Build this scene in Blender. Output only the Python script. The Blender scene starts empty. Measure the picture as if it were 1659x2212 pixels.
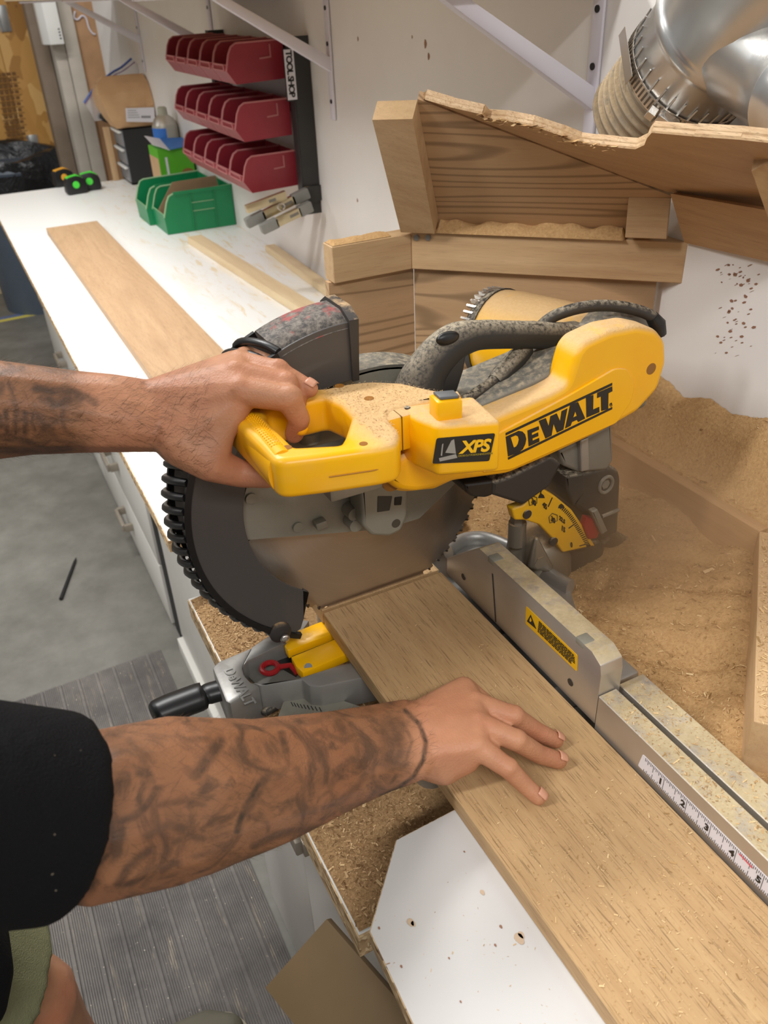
import bpy, bmesh, math, random
import numpy as np
from mathutils import Vector, Matrix
random.seed(7); RNG = np.random.default_rng(7)
SC = bpy.context.scene; COL = SC.collection
# ---------------------------------------------------------------- camera
FPX = 1787.818; W_, H_ = 1659, 2212
def cam_rows(yaw, pitch, roll):
    fw = np.array([math.sin(yaw)*math.cos(pitch), math.cos(yaw)*math.cos(pitch), -math.sin(pitch)])
    r = np.cross(fw, [0, 0, 1.]); r /= np.linalg.norm(r); u = np.cross(r, fw)
    return np.array([r*math.cos(roll)+u*math.sin(roll), -(-r*math.sin(roll)+u*math.cos(roll)), fw])
RM = cam_rows(.447981, .568417, -.0473462)
ZT = .93                                   # bench top
FL = .10                                   # floor level
CAM = np.array([0, 0, ZT+.597*1.07])
cd = bpy.data.cameras.new('camera'); cam = bpy.data.objects.new('camera', cd); COL.objects.link(cam)
cd.sensor_fit = 'HORIZONTAL'; cd.sensor_width = 36; cd.lens = 36*FPX/W_; cd.clip_start = .02
cam.matrix_world = Matrix(((RM[0][0], -RM[1][0], -RM[2][0], CAM[0]), (RM[0][1], -RM[1][1], -RM[2][1], CAM[1]), (RM[0][2], -RM[1][2], -RM[2][2], CAM[2]), (0, 0, 0, 1)))
cd.dof.use_dof = True; cd.dof.focus_distance = .85; cd.dof.aperture_fstop = 13
SC.camera = cam
# ---------------------------------------------------------------- light
wd = bpy.data.worlds.new('world'); SC.world = wd; wd.use_nodes = True
wd.node_tree.nodes['Background'].inputs[0].default_value = (1, .985, .96, 1); wd.node_tree.nodes['Background'].inputs[1].default_value = .26
def area(name, loc, sx, sy, power, rot=(0, 0, 0), col=(1, .99, .97)):
    l = bpy.data.lights.new(name, 'AREA'); l.shape = 'RECTANGLE'; l.size = sx; l.size_y = sy; l.energy = power; l.color = col
    o = bpy.data.objects.new(name, l); COL.objects.link(o); o.location = loc; o.rotation_euler = rot; return o
area('ceiling_and_fill_lamp', (-.10, 2.15, 3.0), 1.25, .22, 66)
area('ceiling_and_fill_lamp', (-1.7, 0.5, 3.0), 1.25, .22, 60)
area('ceiling_and_fill_lamp', (-.35, -1.3, 3.0), 1.25, .22, 44)  # unseen fill from the camera side, added to brighten faces turned that way
area('ceiling_and_fill_lamp', (-2.4, 3.4, 3.0), 1.25, .22, 26)
SC.view_settings.view_transform = 'Standard'; SC.view_settings.look = 'None'; SC.view_settings.gamma = 1
SC.view_settings.use_curve_mapping = False; SC.view_settings.exposure = 0.0
SC.cycles.use_denoising = True; SC.cycles.max_bounces = 7; SC.cycles.volume_bounces = 1
SC.cycles.sample_clamp_indirect = 6
# ---------------------------------------------------------------- helpers
V = lambda *a: np.array(a, float)
def ray(u, v):
    return RM.T @ np.array([(u-W_/2)/FPX, (v-H_/2)/FPX, 1.])
def on(ax, u, v, val):
    d = ray(u, v); return CAM + d*((val-CAM[ax])/d[ax])
def onx(u, v, x): return on(0, u, v, x)
def ony(u, v, y): return on(1, u, v, y)
def onz(u, v, z): return on(2, u, v, z)
def onp(u, v, p, n):
    d = ray(u, v); n = np.array(n, float); return CAM + d*(((np.array(p)-CAM)@n)/(d@n))
def onk(u, v, k): return onp(u, v, (k, 0, 0), (1, 1, 0))
def ond(u, v, dist):
    d = ray(u, v); return CAM + d/np.linalg.norm(d)*dist
def nrm(v): v = np.array(v, float); return v/np.linalg.norm(v)
ICO = {}
for lv in (1, 2, 3):
    b = bmesh.new(); bmesh.ops.create_icosphere(b, subdivisions=lv, radius=1); ICO[lv] = np.array([v.co[:] for v in b.verts]); b.free()
class MB:
    def __init__(s): s.bm = bmesh.new()
    def faces(s, pts, faces):
        vs = [s.bm.verts.new(p) for p in pts]
        out = []
        for f in faces:
            try: out.append(s.bm.faces.new([vs[i] for i in f]))
            except ValueError: pass
        return vs, out
    def prism(s, pts, vec, bev=0, seg=2):
        n = len(pts); pts = [np.array(p, float) for p in pts]; vec = np.array(vec, float)
        P = pts + [p+vec for p in pts]
        fs = [tuple(range(n)), tuple(range(2*n-1, n-1, -1))] + [(i, i+n, (i+1) % n+n, (i+1) % n) for i in range(n)]
        vs, f = s.faces(P, fs); bmesh.ops.recalc_face_normals(s.bm, faces=f)
        if bev: bmesh.ops.bevel(s.bm, geom=list({e for ff in f for e in ff.edges}), offset=bev, segments=seg, affect='EDGES', profile=.5, clamp_overlap=True)
        return s
    def box(s, x0, x1, y0, y1, z0, z1, bev=0, seg=2):
        return s.prism([(x0, y0, z0), (x1, y0, z0), (x1, y1, z0), (x0, y1, z0)], (0, 0, z1-z0), bev, seg)
    def obox(s, o, a, b, c, bev=0, seg=2):            # corner o and three edge vectors
        o, a, b, c = map(lambda q: np.array(q, float), (o, a, b, c))
        return s.prism([o, o+a, o+a+b, o+b], c, bev, seg)
    def cyl(s, p0, p1, r0, r1=None, n=24, cap=True):
        r1 = r0 if r1 is None else r1
        return s.tube([p0, p1], [r0, r1], n, cap)
    def tube(s, pts, rad, n=12, cap=True, closed=False, sec=None, up=None):
        pts = [np.array(p, float) for p in pts]; m = len(pts)
        if np.isscalar(rad): rad = [rad]*m
        sec = sec if sec is not None else [(math.cos(2*math.pi*i/n), math.sin(2*math.pi*i/n)) for i in range(n)]
        n = len(sec); rings = []; prev = None
        for i in range(m):
            if closed: t = pts[(i+1) % m]-pts[i-1]
            else: t = pts[min(i+1, m-1)]-pts[max(i-1, 0)]
            t = nrm(t)
            if up is not None: a = np.cross(up, t)
            elif prev is None:
                a = np.cross(t, (0, 0, 1)) if abs(t[2]) < .9 else np.cross(t, (1, 0, 0))
            else: a = prev - t*(prev@t)
            a = nrm(a); b = np.cross(t, a); prev = a
            r = rad[i]; r = (r, r) if np.isscalar(r) else r
            rings.append([s.bm.verts.new(pts[i]+a*c*r[0]+b*d*r[1]) for c, d in sec])
        fs = []
        for i in range(m if closed else m-1):
            A, B = rings[i], rings[(i+1) % m]
            for j in range(n): fs.append(s.bm.faces.new((A[j], A[(j+1) % n], B[(j+1) % n], B[j])))
        if cap and not closed:
            fs.append(s.bm.faces.new(rings[0][::-1])); fs.append(s.bm.faces.new(rings[-1]))
        bmesh.ops.recalc_face_normals(s.bm, faces=fs)
        return s
    def ball(s, c, r, lv=2, sc=(1, 1, 1)):
        m = Matrix.Translation(Vector(c)) @ Matrix.Diagonal((sc[0], sc[1], sc[2], 1))
        bmesh.ops.create_icosphere(s.bm, subdivisions=lv, radius=r, matrix=m); return s
    def hull(s, balls, lv=2):
        P = np.concatenate([np.array(c, float)+ICO[lv]*r for c, r in balls])
        vs = [s.bm.verts.new(p) for p in P]
        r = bmesh.ops.convex_hull(s.bm, input=vs)
        dead = [e for e in r['geom_interior'] if isinstance(e, bmesh.types.BMVert)]
        bmesh.ops.delete(s.bm, geom=dead, context='VERTS'); return s
    def chain(s, pts, rad, lv=2):
        for i in range(len(pts)-1): s.hull([(pts[i], rad[i]), (pts[i+1], rad[i+1])], lv)
        return s
    def quad(s, a, b, c, d): s.faces([a, b, c, d], [(0, 1, 2, 3)]); return s
def spline(pts, n=8, closed=False):
    P = [np.array(p, float) for p in pts]; out = []; m = len(P)
    rng = range(m if closed else m-1)
    for i in rng:
        if closed: a, b, c, d = P[i-1], P[i], P[(i+1) % m], P[(i+2) % m]
        else: a, b, c, d = P[max(i-1, 0)], P[i], P[i+1], P[min(i+2, m-1)]
        for k in range(n):
            t = k/n; out.append(.5*((2*b)+(c-a)*t+(2*a-5*b+4*c-d)*t*t+(3*b-a-3*c+d)*t**3))
    if not closed: out.append(P[-1])
    return out
def link(name, mesh, mat, parent=None, loc=None, smooth=35):
    o = bpy.data.objects.new(name, mesh); COL.objects.link(o)
    if mat is not None:
        for m in (mat if isinstance(mat, (list, tuple)) else [mat]): mesh.materials.append(m)
    if parent is not None: L = np.array(parent['_o'][:])
    elif loc is not None: L = np.array(loc, float)
    else:
        co = np.empty(len(mesh.vertices)*3); mesh.vertices.foreach_get('co', co); co = co.reshape(-1, 3)
        L = np.array([(co[:, 0].min()+co[:, 0].max())/2, (co[:, 1].min()+co[:, 1].max())/2, co[:, 2].min()])
    mesh.transform(Matrix.Translation(Vector(-L)))
    if parent is not None: o.parent = parent
    else: o.location = Vector(L)
    o['_o'] = [float(x) for x in L]
    if smooth:
        mesh.polygons.foreach_set('use_smooth', [True]*len(mesh.polygons)); mesh.set_sharp_from_angle(angle=math.radians(smooth))
    return o
def fin(name, mb, mat, parent=None, loc=None, smooth=35):
    me = bpy.data.meshes.new(name); mb.bm.to_mesh(me); mb.bm.free(); return link(name, me, mat, parent, loc, smooth)
def pyd(name, verts, faces, mat, parent=None, loc=None, smooth=35):
    me = bpy.data.meshes.new(name); me.from_pydata([tuple(map(float, v)) for v in verts], [], faces); me.update(); return link(name, me, mat, parent, loc, smooth)
def thing(name, loc, label, cat, group=None):
    o = bpy.data.objects.new(name, None); COL.objects.link(o); o.location = Vector([float(x) for x in loc]); o['_o'] = [float(x) for x in loc]; o.empty_display_size = .05
    return tag(o, label, cat, group)
def tag(o, label, cat, group=None):
    o['label'] = label; o['category'] = cat
    if group: o['group'] = group
    return o
def struct(o): o['kind'] = 'structure'; return o
def stuff(o, label=None, cat=None):
    o['kind'] = 'stuff'
    if label: o['label'] = label
    if cat: o['category'] = cat
    return o
def text(name, s, o, xd, yd, size, mat, parent=None, off=0, ext=.0002, align='LEFT', shear=0, spacing=1):
    cu = bpy.data.curves.new(name, 'FONT'); cu.body = s; cu.size = size; cu.extrude = ext/1; cu.offset = off; cu.align_x = align; cu.shear = shear; cu.space_character = spacing; cu.resolution_u = 3
    t = bpy.data.objects.new(name, cu); COL.objects.link(t)
    bpy.context.view_layer.update()
    me = bpy.data.meshes.new_from_object(t.evaluated_get(bpy.context.evaluated_depsgraph_get()))
    bpy.data.objects.remove(t); bpy.data.curves.remove(cu)
    xd, yd = nrm(xd), nrm(yd); zd = np.cross(xd, yd)
    me.transform(Matrix(((xd[0], yd[0], zd[0], o[0]), (xd[1], yd[1], zd[1], o[1]), (xd[2], yd[2], zd[2], o[2]), (0, 0, 0, 1))))
    me.materials.clear(); me.name = name
    return link(name, me, mat, parent, None, 0)
# ---------------------------------------------------------------- materials
def hexc(r, g, b):
    f = lambda c: ((c/255+.055)/1.055)**2.4 if c > 10 else c/255/12.92
    return (f(r), f(g), f(b), 1)
class NT:
    def __init__(s, name):
        s.m = bpy.data.materials.new(name); s.m.use_nodes = True; s.t = s.m.node_tree; s.n = s.t.nodes; s.b = s.n['Principled BSDF']
    def new(s, typ, **kw):
        n = s.n.new(typ)
        for k, v in kw.items():
            if k in n.inputs: n.inputs[k].default_value = v
            else: setattr(n, k, v)
        return n
    def ln(s, a, b): s.t.links.new(a, b)
    def coord(s, scale=(1, 1, 1), rot=(0, 0, 0)):
        tc = s.new('ShaderNodeTexCoord'); mp = s.new('ShaderNodeMapping'); mp.inputs['Scale'].default_value = scale; mp.inputs['Rotation'].default_value = rot
        s.ln(tc.outputs['Object'], mp.inputs['Vector']); return mp.outputs['Vector']
    def noise(s, vec, scale, detail=3, rough=.55, dist=0):
        n = s.new('ShaderNodeTexNoise'); n.inputs['Scale'].default_value = scale; n.inputs['Detail'].default_value = detail; n.inputs['Roughness'].default_value = rough; n.inputs['Distortion'].default_value = dist
        if vec is not None: s.ln(vec, n.inputs['Vector'])
        return n.outputs['Fac']
    def ramp(s, fac, stops):
        r = s.new('ShaderNodeValToRGB'); e = r.color_ramp.elements
        e[0].position, e[0].color = stops[0]; e[1].position, e[1].color = stops[-1]
        for p, c in stops[1:-1]: x = e.new(p); x.color = c
        s.ln(fac, r.inputs['Fac']); return r.outputs['Color']
    def mix(s, fac, a, b, mode='MIX'):
        m = s.new('ShaderNodeMix', data_type='RGBA', blend_type=mode)
        for sock, val in ((m.inputs[0], fac), (m.inputs[6], a), (m.inputs[7], b)):
            if hasattr(val, 'links'): s.ln(val, sock)
            else: sock.default_value = val
        return m.outputs[2]
    def math(s, op, a, b=None, clamp=False):
        m = s.new('ShaderNodeMath', operation=op, use_clamp=clamp)
        for sock, val in ((m.inputs[0], a), (m.inputs[1], b)):
            if val is None: continue
            if hasattr(val, 'links'): s.ln(val, sock)
            else: sock.default_value = val
        return m.outputs[0]
    def up(s, lo=.3, hi=.8):                     # how far the surface faces up: where loose dust can lie
        g = s.new('ShaderNodeNewGeometry'); x = s.new('ShaderNodeSeparateXYZ'); s.ln(g.outputs['Normal'], x.inputs[0])
        r = s.new('ShaderNodeMapRange'); r.inputs[1].default_value = lo; r.inputs[2].default_value = hi; s.ln(x.outputs[2], r.inputs[0]); return r.outputs[0]
    def bump(s, fac, strength=.3, dist=.001):
        b = s.new('ShaderNodeBump'); b.inputs['Strength'].default_value = strength; b.inputs['Distance'].default_value = dist; s.ln(fac, b.inputs['Height'])
        s.ln(b.outputs[0], s.b.inputs['Normal'])
    def out(s, col=None, rough=.5, metal=0, spec=None):
        if col is not None:
            if hasattr(col, 'links'): s.ln(col, s.b.inputs['Base Color'])
            else: s.b.inputs['Base Color'].default_value = col
        if hasattr(rough, 'links'): s.ln(rough, s.b.inputs['Roughness'])
        else: s.b.inputs['Roughness'].default_value = rough
        s.b.inputs['Metallic'].default_value = metal
        if spec is not None: s.b.inputs['Specular IOR Level'].default_value = spec
        return s.m
DUST = hexc(214, 182, 138); DUST2 = hexc(176, 142, 100)
def plain(name, col, rough=.5, metal=0, dust=0, var=.06, lo=.35, hi=.8, bumpy=0, spec=None, dscale=40, dcol=None):
    t = NT(name); vec = t.coord()
    n = t.noise(vec, 18, 4)
    c = t.mix(var, col, t.ramp(n, [(.3, (0, 0, 0, 1)), (.7, (1, 1, 1, 1))]), 'OVERLAY') if var else col
    if dust:
        g = t.noise(vec, dscale, 5, .7); f = t.ramp(g, [(max(0, .62-dust*.45), (0, 0, 0, 1)), (min(1, .78-dust*.35), (1, 1, 1, 1))])
        f = t.math('MULTIPLY', f, t.up(lo, hi))
        dc = t.mix(t.noise(vec, 220, 3, .7), *(dcol or (DUST2, DUST)))
        c = t.mix(f, c, dc)
        if dcol: f = t.math('MULTIPLY', f, t.ramp(t.noise(vec, 35, 4, .7), [(.3, (.35, .35, .35, 1)), (.7, (1, 1, 1, 1))]))
        r = t.math('ADD', t.math('MULTIPLY', f, .9-rough), rough); m = t.out(c, r, metal, spec)
        if metal: t.ln(t.math('SUBTRACT', metal, t.math('MULTIPLY', f, metal)), t.b.inputs['Metallic'])
        t.bump(t.math('MULTIPLY', f, t.noise(vec, 300, 3, .7)), .5, .0012)
        return m
    if bumpy: t.bump(t.noise(vec, 240, 3), bumpy, .0006)
    return t.out(c, rough, metal, spec)
def wood(name, light, dark, rot=(0, 0, 0), fine=60, cath=0, dust=0, pore=.5, seed=0, stretch=14, cscale=1.0):
    """grain runs along the mapped X axis; cath = strength of the broad growth rings"""
    sat = lambda q: (lambda g: ((q[0]*.88+.12*g)*.985, (q[1]*.88+.12*g)*1.01, (q[2]*.88+.12*g)*.97, 1))(q[0]*.3+q[1]*.59+q[2]*.11)
    light, dark = sat(light), sat(dark)
    t = NT(name); tc = t.new('ShaderNodeTexCoord'); m0 = t.new('ShaderNodeMapping'); m0.inputs['Rotation'].default_value = rot; m0.inputs['Location'].default_value = (seed*1.7, seed*.9, seed*.4)
    t.ln(tc.outputs['Object'], m0.inputs['Vector'])
    m1 = t.new('ShaderNodeMapping'); m1.inputs['Scale'].default_value = (1, stretch, stretch); t.ln(m0.outputs[0], m1.inputs['Vector'])
    a = t.noise(m1.outputs[0], fine/stretch*1.0, 6, .65)
    m2 = t.new('ShaderNodeMapping'); m2.inputs['Scale'].default_value = (20, 520, 520); t.ln(m0.outputs[0], m2.inputs['Vector'])
    p = t.noise(m2.outputs[0], 1.6, 2, .6)
    c = t.ramp(a, [(.28, dark), (.5, tuple(.5*(x+y) for x, y in zip(light, dark))), (.72, light)])
    if cath:
        m3 = t.new('ShaderNodeMapping'); m3.inputs['Scale'].default_value = (.75*cscale, 7.5*cscale, 7.5*cscale); t.ln(m0.outputs[0], m3.inputs['Vector'])
        big = t.noise(m3.outputs[0], 1.0, 2, .45, .35)
        rings = t.math('SINE', t.math('MULTIPLY', big, 95)); rings = t.ramp(rings, [(.35, (0, 0, 0, 1)), (1, (1, 1, 1, 1))])
        c = t.mix(t.math('MULTIPLY', rings, cath), c, tuple(x*.55 for x in dark[:3])+(1,))
    c = t.mix(t.math('MULTIPLY', t.ramp(p, [(.56, (0, 0, 0, 1)), (.68, (1, 1, 1, 1))]), pore), c, tuple(x*.5 for x in dark[:3])+(1,))
    if dust:
        vec = t.coord(); g = t.noise(vec, 30, 5, .7); f = t.math('MULTIPLY', t.ramp(g, [(.62-dust*.5, (0, 0, 0, 1)), (.8-dust*.4, (1, 1, 1, 1))]), t.up(.5, .8))
        c = t.mix(f, c, t.mix(t.noise(vec, 260, 3, .7), DUST2, DUST))
    t.bump(p, .12, .0006)
    return t.out(c, .55, 0, .35)
RZ = lambda d: (0, 0, math.radians(d))
M = {}
GREYDUST = (hexc(146, 134, 114), hexc(200, 186, 160))
M['oak'] = wood('oak', hexc(202, 162, 112), hexc(182, 140, 92), RZ(90), 70, .05, 0, .8, 1)
M['oak_far'] = wood('oak_far', hexc(198, 160, 122), hexc(184, 144, 106), RZ(90), 60, .13, 0, .5, 3, cscale=.9)
M['maple45'] = wood('maple_diagonal', hexc(214, 176, 130), hexc(190, 148, 104), RZ(45), 50, .05, 0, .25, 5)
M['maple0'] = wood('maple_across', hexc(214, 176, 130), hexc(188, 146, 102), RZ(0), 50, .05, 0, .25, 6)
M['fir45'] = wood('ply_face_diagonal', hexc(198, 158, 116), hexc(188, 146, 104), RZ(45), 30, .85, 0, .2, 8, cscale=1.3)
M['fir0'] = wood('ply_face_across', hexc(198, 158, 116), hexc(188, 146, 104), RZ(0), 30, .85, 0, .2, 9, cscale=1.5)
M['ply90'] = wood('ply_face_along', hexc(204, 160, 112), hexc(184, 138, 92), RZ(90), 40, .1, 0, .35, 11)
M['plyedge'] = wood('ply_edge', hexc(232, 196, 152), hexc(196, 150, 104), RZ(90), 220, 0, 0, .6, 2)
M['pine'] = wood('pine', hexc(232, 205, 165), hexc(214, 182, 140), RZ(90), 40, .08, 0, .2, 13)
M['pinevert'] = wood('pine_upright', hexc(214, 176, 132), hexc(190, 148, 104), (0, math.radians(90), 0), 60, .06, 0, .3, 14)
M['white'] = plain('white_melamine', hexc(226, 226, 222), .45, 0, 0, .02)
M['whitetop'] = None
M['shelfwhite'] = plain('white_metal', hexc(222, 218, 228), .4, 0, 0, .02)
M['black'] = plain('black_plastic', hexc(28, 28, 29), .5, 0, 0, .03)
M['darkgap'] = plain('dark_cavity', hexc(30, 28, 27), .8, 0, 0, .03)
M['alu'] = plain('aluminium', hexc(196, 190, 182), .42, .75, 0, .06)
M['aludust'] = plain('aluminium_dusty', hexc(196, 190, 182), .4, .75, .78, .06, .6, .9, dcol=(hexc(178, 158, 122), hexc(212, 196, 160)))
def wall_mat():
    t = NT('wall_paint'); vec = t.coord(); n = t.noise(vec, 2.2, 4, .6); c = t.ramp(n, [(.3, hexc(230, 225, 220)), (.7, hexc(240, 237, 234))])
    s = t.noise(t.coord((1, 3, 1)), 9, 5, .75); c = t.mix(t.ramp(s, [(.70, (0, 0, 0, 1)), (.86, (.35, .35, .35, 1))]), c, hexc(190, 172, 150))
    t.bump(t.noise(vec, 160, 3), .08, .001); return t.out(c, .45)
M['wall'] = wall_mat()
def bench_mat():
    t = NT('bench_melamine'); vec = t.coord(); c = hexc(234, 234, 231)
    a = t.noise(t.coord((3, 1.1, 1)), 3.2, 5, .65, .4); f = t.ramp(a, [(.50, (0, 0, 0, 1)), (.72, (.75, .75, .75, 1))])
    x = t.new('ShaderNodeSeparateXYZ'); t.ln(t.coord(), x.inputs[0])
    r = t.new('ShaderNodeMapRange'); r.inputs[1].default_value = -.06; r.inputs[2].default_value = .08; t.ln(x.outputs[0], r.inputs[0])   # dust lies on the wall side of the bench
    f = t.math('MULTIPLY', f, r.outputs[0])
    b = t.noise(t.coord((9, 1.5, 1)), 6, 4, .7, .8); f2 = t.math('MULTIPLY', t.ramp(b, [(.56, (0, 0, 0, 1)), (.66, (.8, .8, .8, 1))]), r.outputs[0])
    c = t.mix(f, c, hexc(228, 214, 184)); c = t.mix(f2, c, hexc(222, 200, 158))
    return t.out(c, .42)
M['whitetop'] = bench_mat()
def chip_mat():
    t = NT('particle_edge'); vec = t.coord(); v = t.new('ShaderNodeTexVoronoi'); v.inputs['Scale'].default_value = 260; t.ln(t.coord((1, .45, 1)), v.inputs['Vector'])
    c = t.ramp(v.outputs['Color'], [(.1, hexc(120, 92, 62)), (.5, hexc(190, 158, 116)), (.9, hexc(222, 196, 156))]); t.bump(v.outputs['Distance'], .3, .001); return t.out(c, .8)
M['chip'] = chip_mat()
def dust_mat(name, a, b, sc=260):
    t = NT(name); vec = t.coord(); n = t.noise(vec, sc, 4, .75); n2 = t.noise(vec, 14, 4, .6)
    c = t.mix(t.math('MULTIPLY', n2, .35), t.ramp(n, [(.3, b), (.65, a)]), tuple(x*.75 for x in a[:3])+(1,)); t.bump(n, .8, .002); return t.out(c, .95, 0, .1)
M['dust'] = dust_mat('sawdust', hexc(212, 174, 124), hexc(180, 140, 94))
M['shav'] = dust_mat('sawdust_shavings', hexc(196, 160, 116), hexc(132, 100, 66), 330)
def flake_mat(name, stops):
    t = NT(name); g = t.new('ShaderNodeObjectInfo'); a = t.new('ShaderNodeAttribute'); a.attribute_name = 'tint'
    return t.out(t.ramp(a.outputs['Fac'], stops), .85, 0, .2)
M['flake'] = flake_mat('wood_flakes', [(0, hexc(150, 116, 74)), (.5, hexc(198, 160, 110)), (1, hexc(234, 206, 158))])
M['flakedark'] = flake_mat('dark_flakes', [(0, hexc(112, 82, 52)), (.5, hexc(172, 134, 92)), (1, hexc(232, 200, 152))])
# ================================================================ the room
def floor_mat():
    t = NT('concrete'); vec = t.coord(); a = t.noise(vec, 1.6, 6, .65); b = t.noise(vec, 9, 5, .7)
    c = t.mix(.5, t.ramp(a, [(.3, hexc(94, 92, 85)), (.7, hexc(128, 126, 119))]), t.ramp(b, [(.3, hexc(90, 88, 81)), (.75, hexc(136, 133, 126))]))
    t.bump(b, .1, .002); return t.out(c, .55)
M['floor'] = floor_mat()
struct(fin('floor', MB().box(-4, .82, -3, 6, FL-.1, FL), M['floor']))
XW = .81
struct(fin('wall_right', MB().box(XW, XW+.1, -3, 4.43, FL, 3.1), M['wall']))
M['greywall'] = plain('grey_wall_paint', hexc(186, 178, 166), .6)
M['darkwall'] = plain('dark_wall', hexc(128, 112, 96), .7)
struct(fin('wall_back', MB().box(-4, 1.6, 5.50, 5.6, FL, 3.1), M['darkwall']))
YC = 4.55
a, b2 = ony(108, 60, YC), ony(162, 60, YC); 
struct(fin('trim_1', MB().box(a[0]-.005, b2[0]-.062, YC, YC+.16, FL, 3.1, .004), M['greywall']))
struct(fin('trim_2', MB().box(b2[0]-.06, b2[0], YC-.012, YC+.16, FL, 3.1, .004), M['greywall']))
struct(fin('trim_3', MB().box(a[0]-.075, a[0]-.008, YC+.10, YC+.2, FL, 3.1, .004), M['darkwall']))
M['browndoor'] = plain('brown_panel', hexc(176, 136, 98), .5, 0, 0, .1)
dr = struct(fin('door_1', MB().box(b2[0]+.0, .95, YC+.02, YC+.06, FL, 3.0, .004), M['browndoor']))
# thin cable and staples on the brown panel
pc = fin('cable', MB().tube(spline([ony(u, v, YC+.012) for u, v in ((162, 24), (160, 38), (168, 42), (177, 34), (186, 40), (192, 60), (200, 72), (206, 74))], 5), .004, 6), M['shelfwhite']); tag(pc, 'thin white cable stapled in a loop on the brown door panel', 'cable')
# OSB sheet with stencilled print and two hinges
YO = 5.41
def osb_mat():
    t = NT('osb'); vec = t.coord((1, 1, .55), (0, .5, 0)); v = t.new('ShaderNodeTexVoronoi'); v.inputs['Scale'].default_value = 16
    w = t.new('ShaderNodeMix', data_type='VECTOR'); w.inputs[0].default_value = .12
    nz = t.new('ShaderNodeTexNoise'); nz.inputs['Scale'].default_value = 9; t.ln(vec, nz.inputs['Vector']); t.ln(vec, w.inputs[4]); t.ln(nz.outputs['Color'], w.inputs[5]); t.ln(w.outputs[1], v.inputs['Vector'])
    c = t.ramp(v.outputs['Color'], [(.05, hexc(134, 88, 36)), (.3, hexc(188, 136, 66)), (.6, hexc(204, 154, 84)), (1, hexc(222, 178, 110))])
    n = t.noise(t.coord((1, 1, .4)), 22, 3, .6); c = t.mix(t.ramp(n, [(.66, (0, 0, 0, 1)), (.74, (.8, .8, .8, 1))]), c, hexc(92, 56, 24)); t.bump(v.outputs['Distance'], .2, .002); return t.out(c, .6)
M['osb'] = osb_mat()
e0, e1 = ony(52, 22, YO), ony(128, 347, YO)
os_ = thing('plywood_door', (.1, YO, FL), 'rough orange strand board door with black stencilled print and metal hinges', 'door')
xr = (e0[0]+e1[0])/2
fin('board', MB().box(-.2, xr-.165, YO, YO+.02, FL+.16, 2.6, .002), M['osb'], os_)
fin('board', MB().box(xr-.163, xr, YO-.004, YO+.02, FL+.16, 2.6, .002), M['osb'], os_)
M['stencil'] = plain('stencil_ink', hexc(112, 78, 40), .8)
M['zinc'] = plain('zinc', hexc(170, 170, 168), .35, .7)
def hinge(u, v, w, h):
    p = ony(u, v, YO-.008); m = MB(); m.box(p[0]-w, p[0]+w, YO-.014, YO-.004, p[2]-h, p[2]+h, .002)
    m.prism([(p[0]-w, YO-.012, p[2]+.025), (p[0]-w, YO-.012, p[2]-.025), (p[0]-w-.1, YO-.012, p[2]-.008), (p[0]-w-.1, YO-.012, p[2]+.008)], (0, .006, 0))
    m.cyl((p[0]-w, YO-.014, p[2]-h), (p[0]-w, YO-.014, p[2]+h), .006, n=8); return fin('hinge', m, M['zinc'], os_)
hinge(74, 312, .025, .05); hinge(8, 40, .025, .06)
for i, v in enumerate(range(165, 300, 13)):
    m = MB(); p = ony(2+i*2.2, v, YO-.001)
    for k in range(4):
        x = p[0]-.02+k*.026; m.box(x, x+.020, YO-.0045, YO-.003, p[2], p[2]+.016)
    m.box(p[0]-.03, p[0]+.09, YO-.0045, YO-.003, p[2]-.010, p[2]-.006)
    fin('stencil_print', m, M['stencil'], os_, smooth=0)
for (u, v) in ((14, 318), (20, 345)):
    p = ony(u, v, YO); m = MB()
    for k in range(3): m.prism([(p[0]+k*.05+.02*math.cos(t), YO-.0045, p[2]+.018*math.sin(t)) for t in np.linspace(0, 6.2, 7)[:-1]], (0, .001, 0))
    m.box(p[0]-.04, p[0]+.15, YO-.0045, YO-.0035, p[2]-.038, p[2]-.032); m.box(p[0]-.04, p[0]+.15, YO-.0045, YO-.0035, p[2]+.032, p[2]+.038)
    fin('stencil_print', m, M['stencil'], os_, smooth=0)
struct(fin('baseboard_back', MB().box(-1.5, .62, YO-.03, YO+.1, FL, FL+.1, .004), M['pine']))
# electrical box on the grey post
eb = thing('electrical_box', ony(105, 95, YC), 'white electrical box fixed high on the grey post beside the strand board', 'electrical box')
q0, q1, q2 = ony(93, 95, YC-.04), ony(110, 101, YC-.09), ony(139, 95, YC-.09)
zb = q2[2]
fin('case', MB().prism([(q0[0], YC, zb), (q0[0], YC-.05, zb), (q1[0], YC-.10, zb), (q2[0], YC-.10, zb), (q2[0]+.01, YC, zb)], (0, 0, .42), .003), M['white'], eb)
fin('latch', MB().box(q1[0]+.02, q1[0]+.055, YC-.112, YC-.1, zb+.21, zb+.25, .003), M['white'], eb)
M['ink'] = plain('black_ink', hexc(40, 38, 38), .7); M['redink'] = plain('red_ink', hexc(190, 90, 80), .7)
for k in range(4): fin('printed_line', MB().box(q1[0]+.045, q2[0]-.008, YC-.1015, YC-.1005, zb+.02+k*.012, zb+.026+k*.012), M['ink'], eb, smooth=0)
for k in range(5): fin('red_mark', MB().prism([(q0[0]+.013, YC-.0635, zb+.14+k*.035), (q0[0]+.020, YC-.0700, zb+.14+k*.035), (q0[0]+.020, YC-.0700, zb+.155+k*.035), (q0[0]+.013, YC-.0635, zb+.155+k*.035)], (-.0012, -.0012, 0)), M['redink'], eb, smooth=0)
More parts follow.
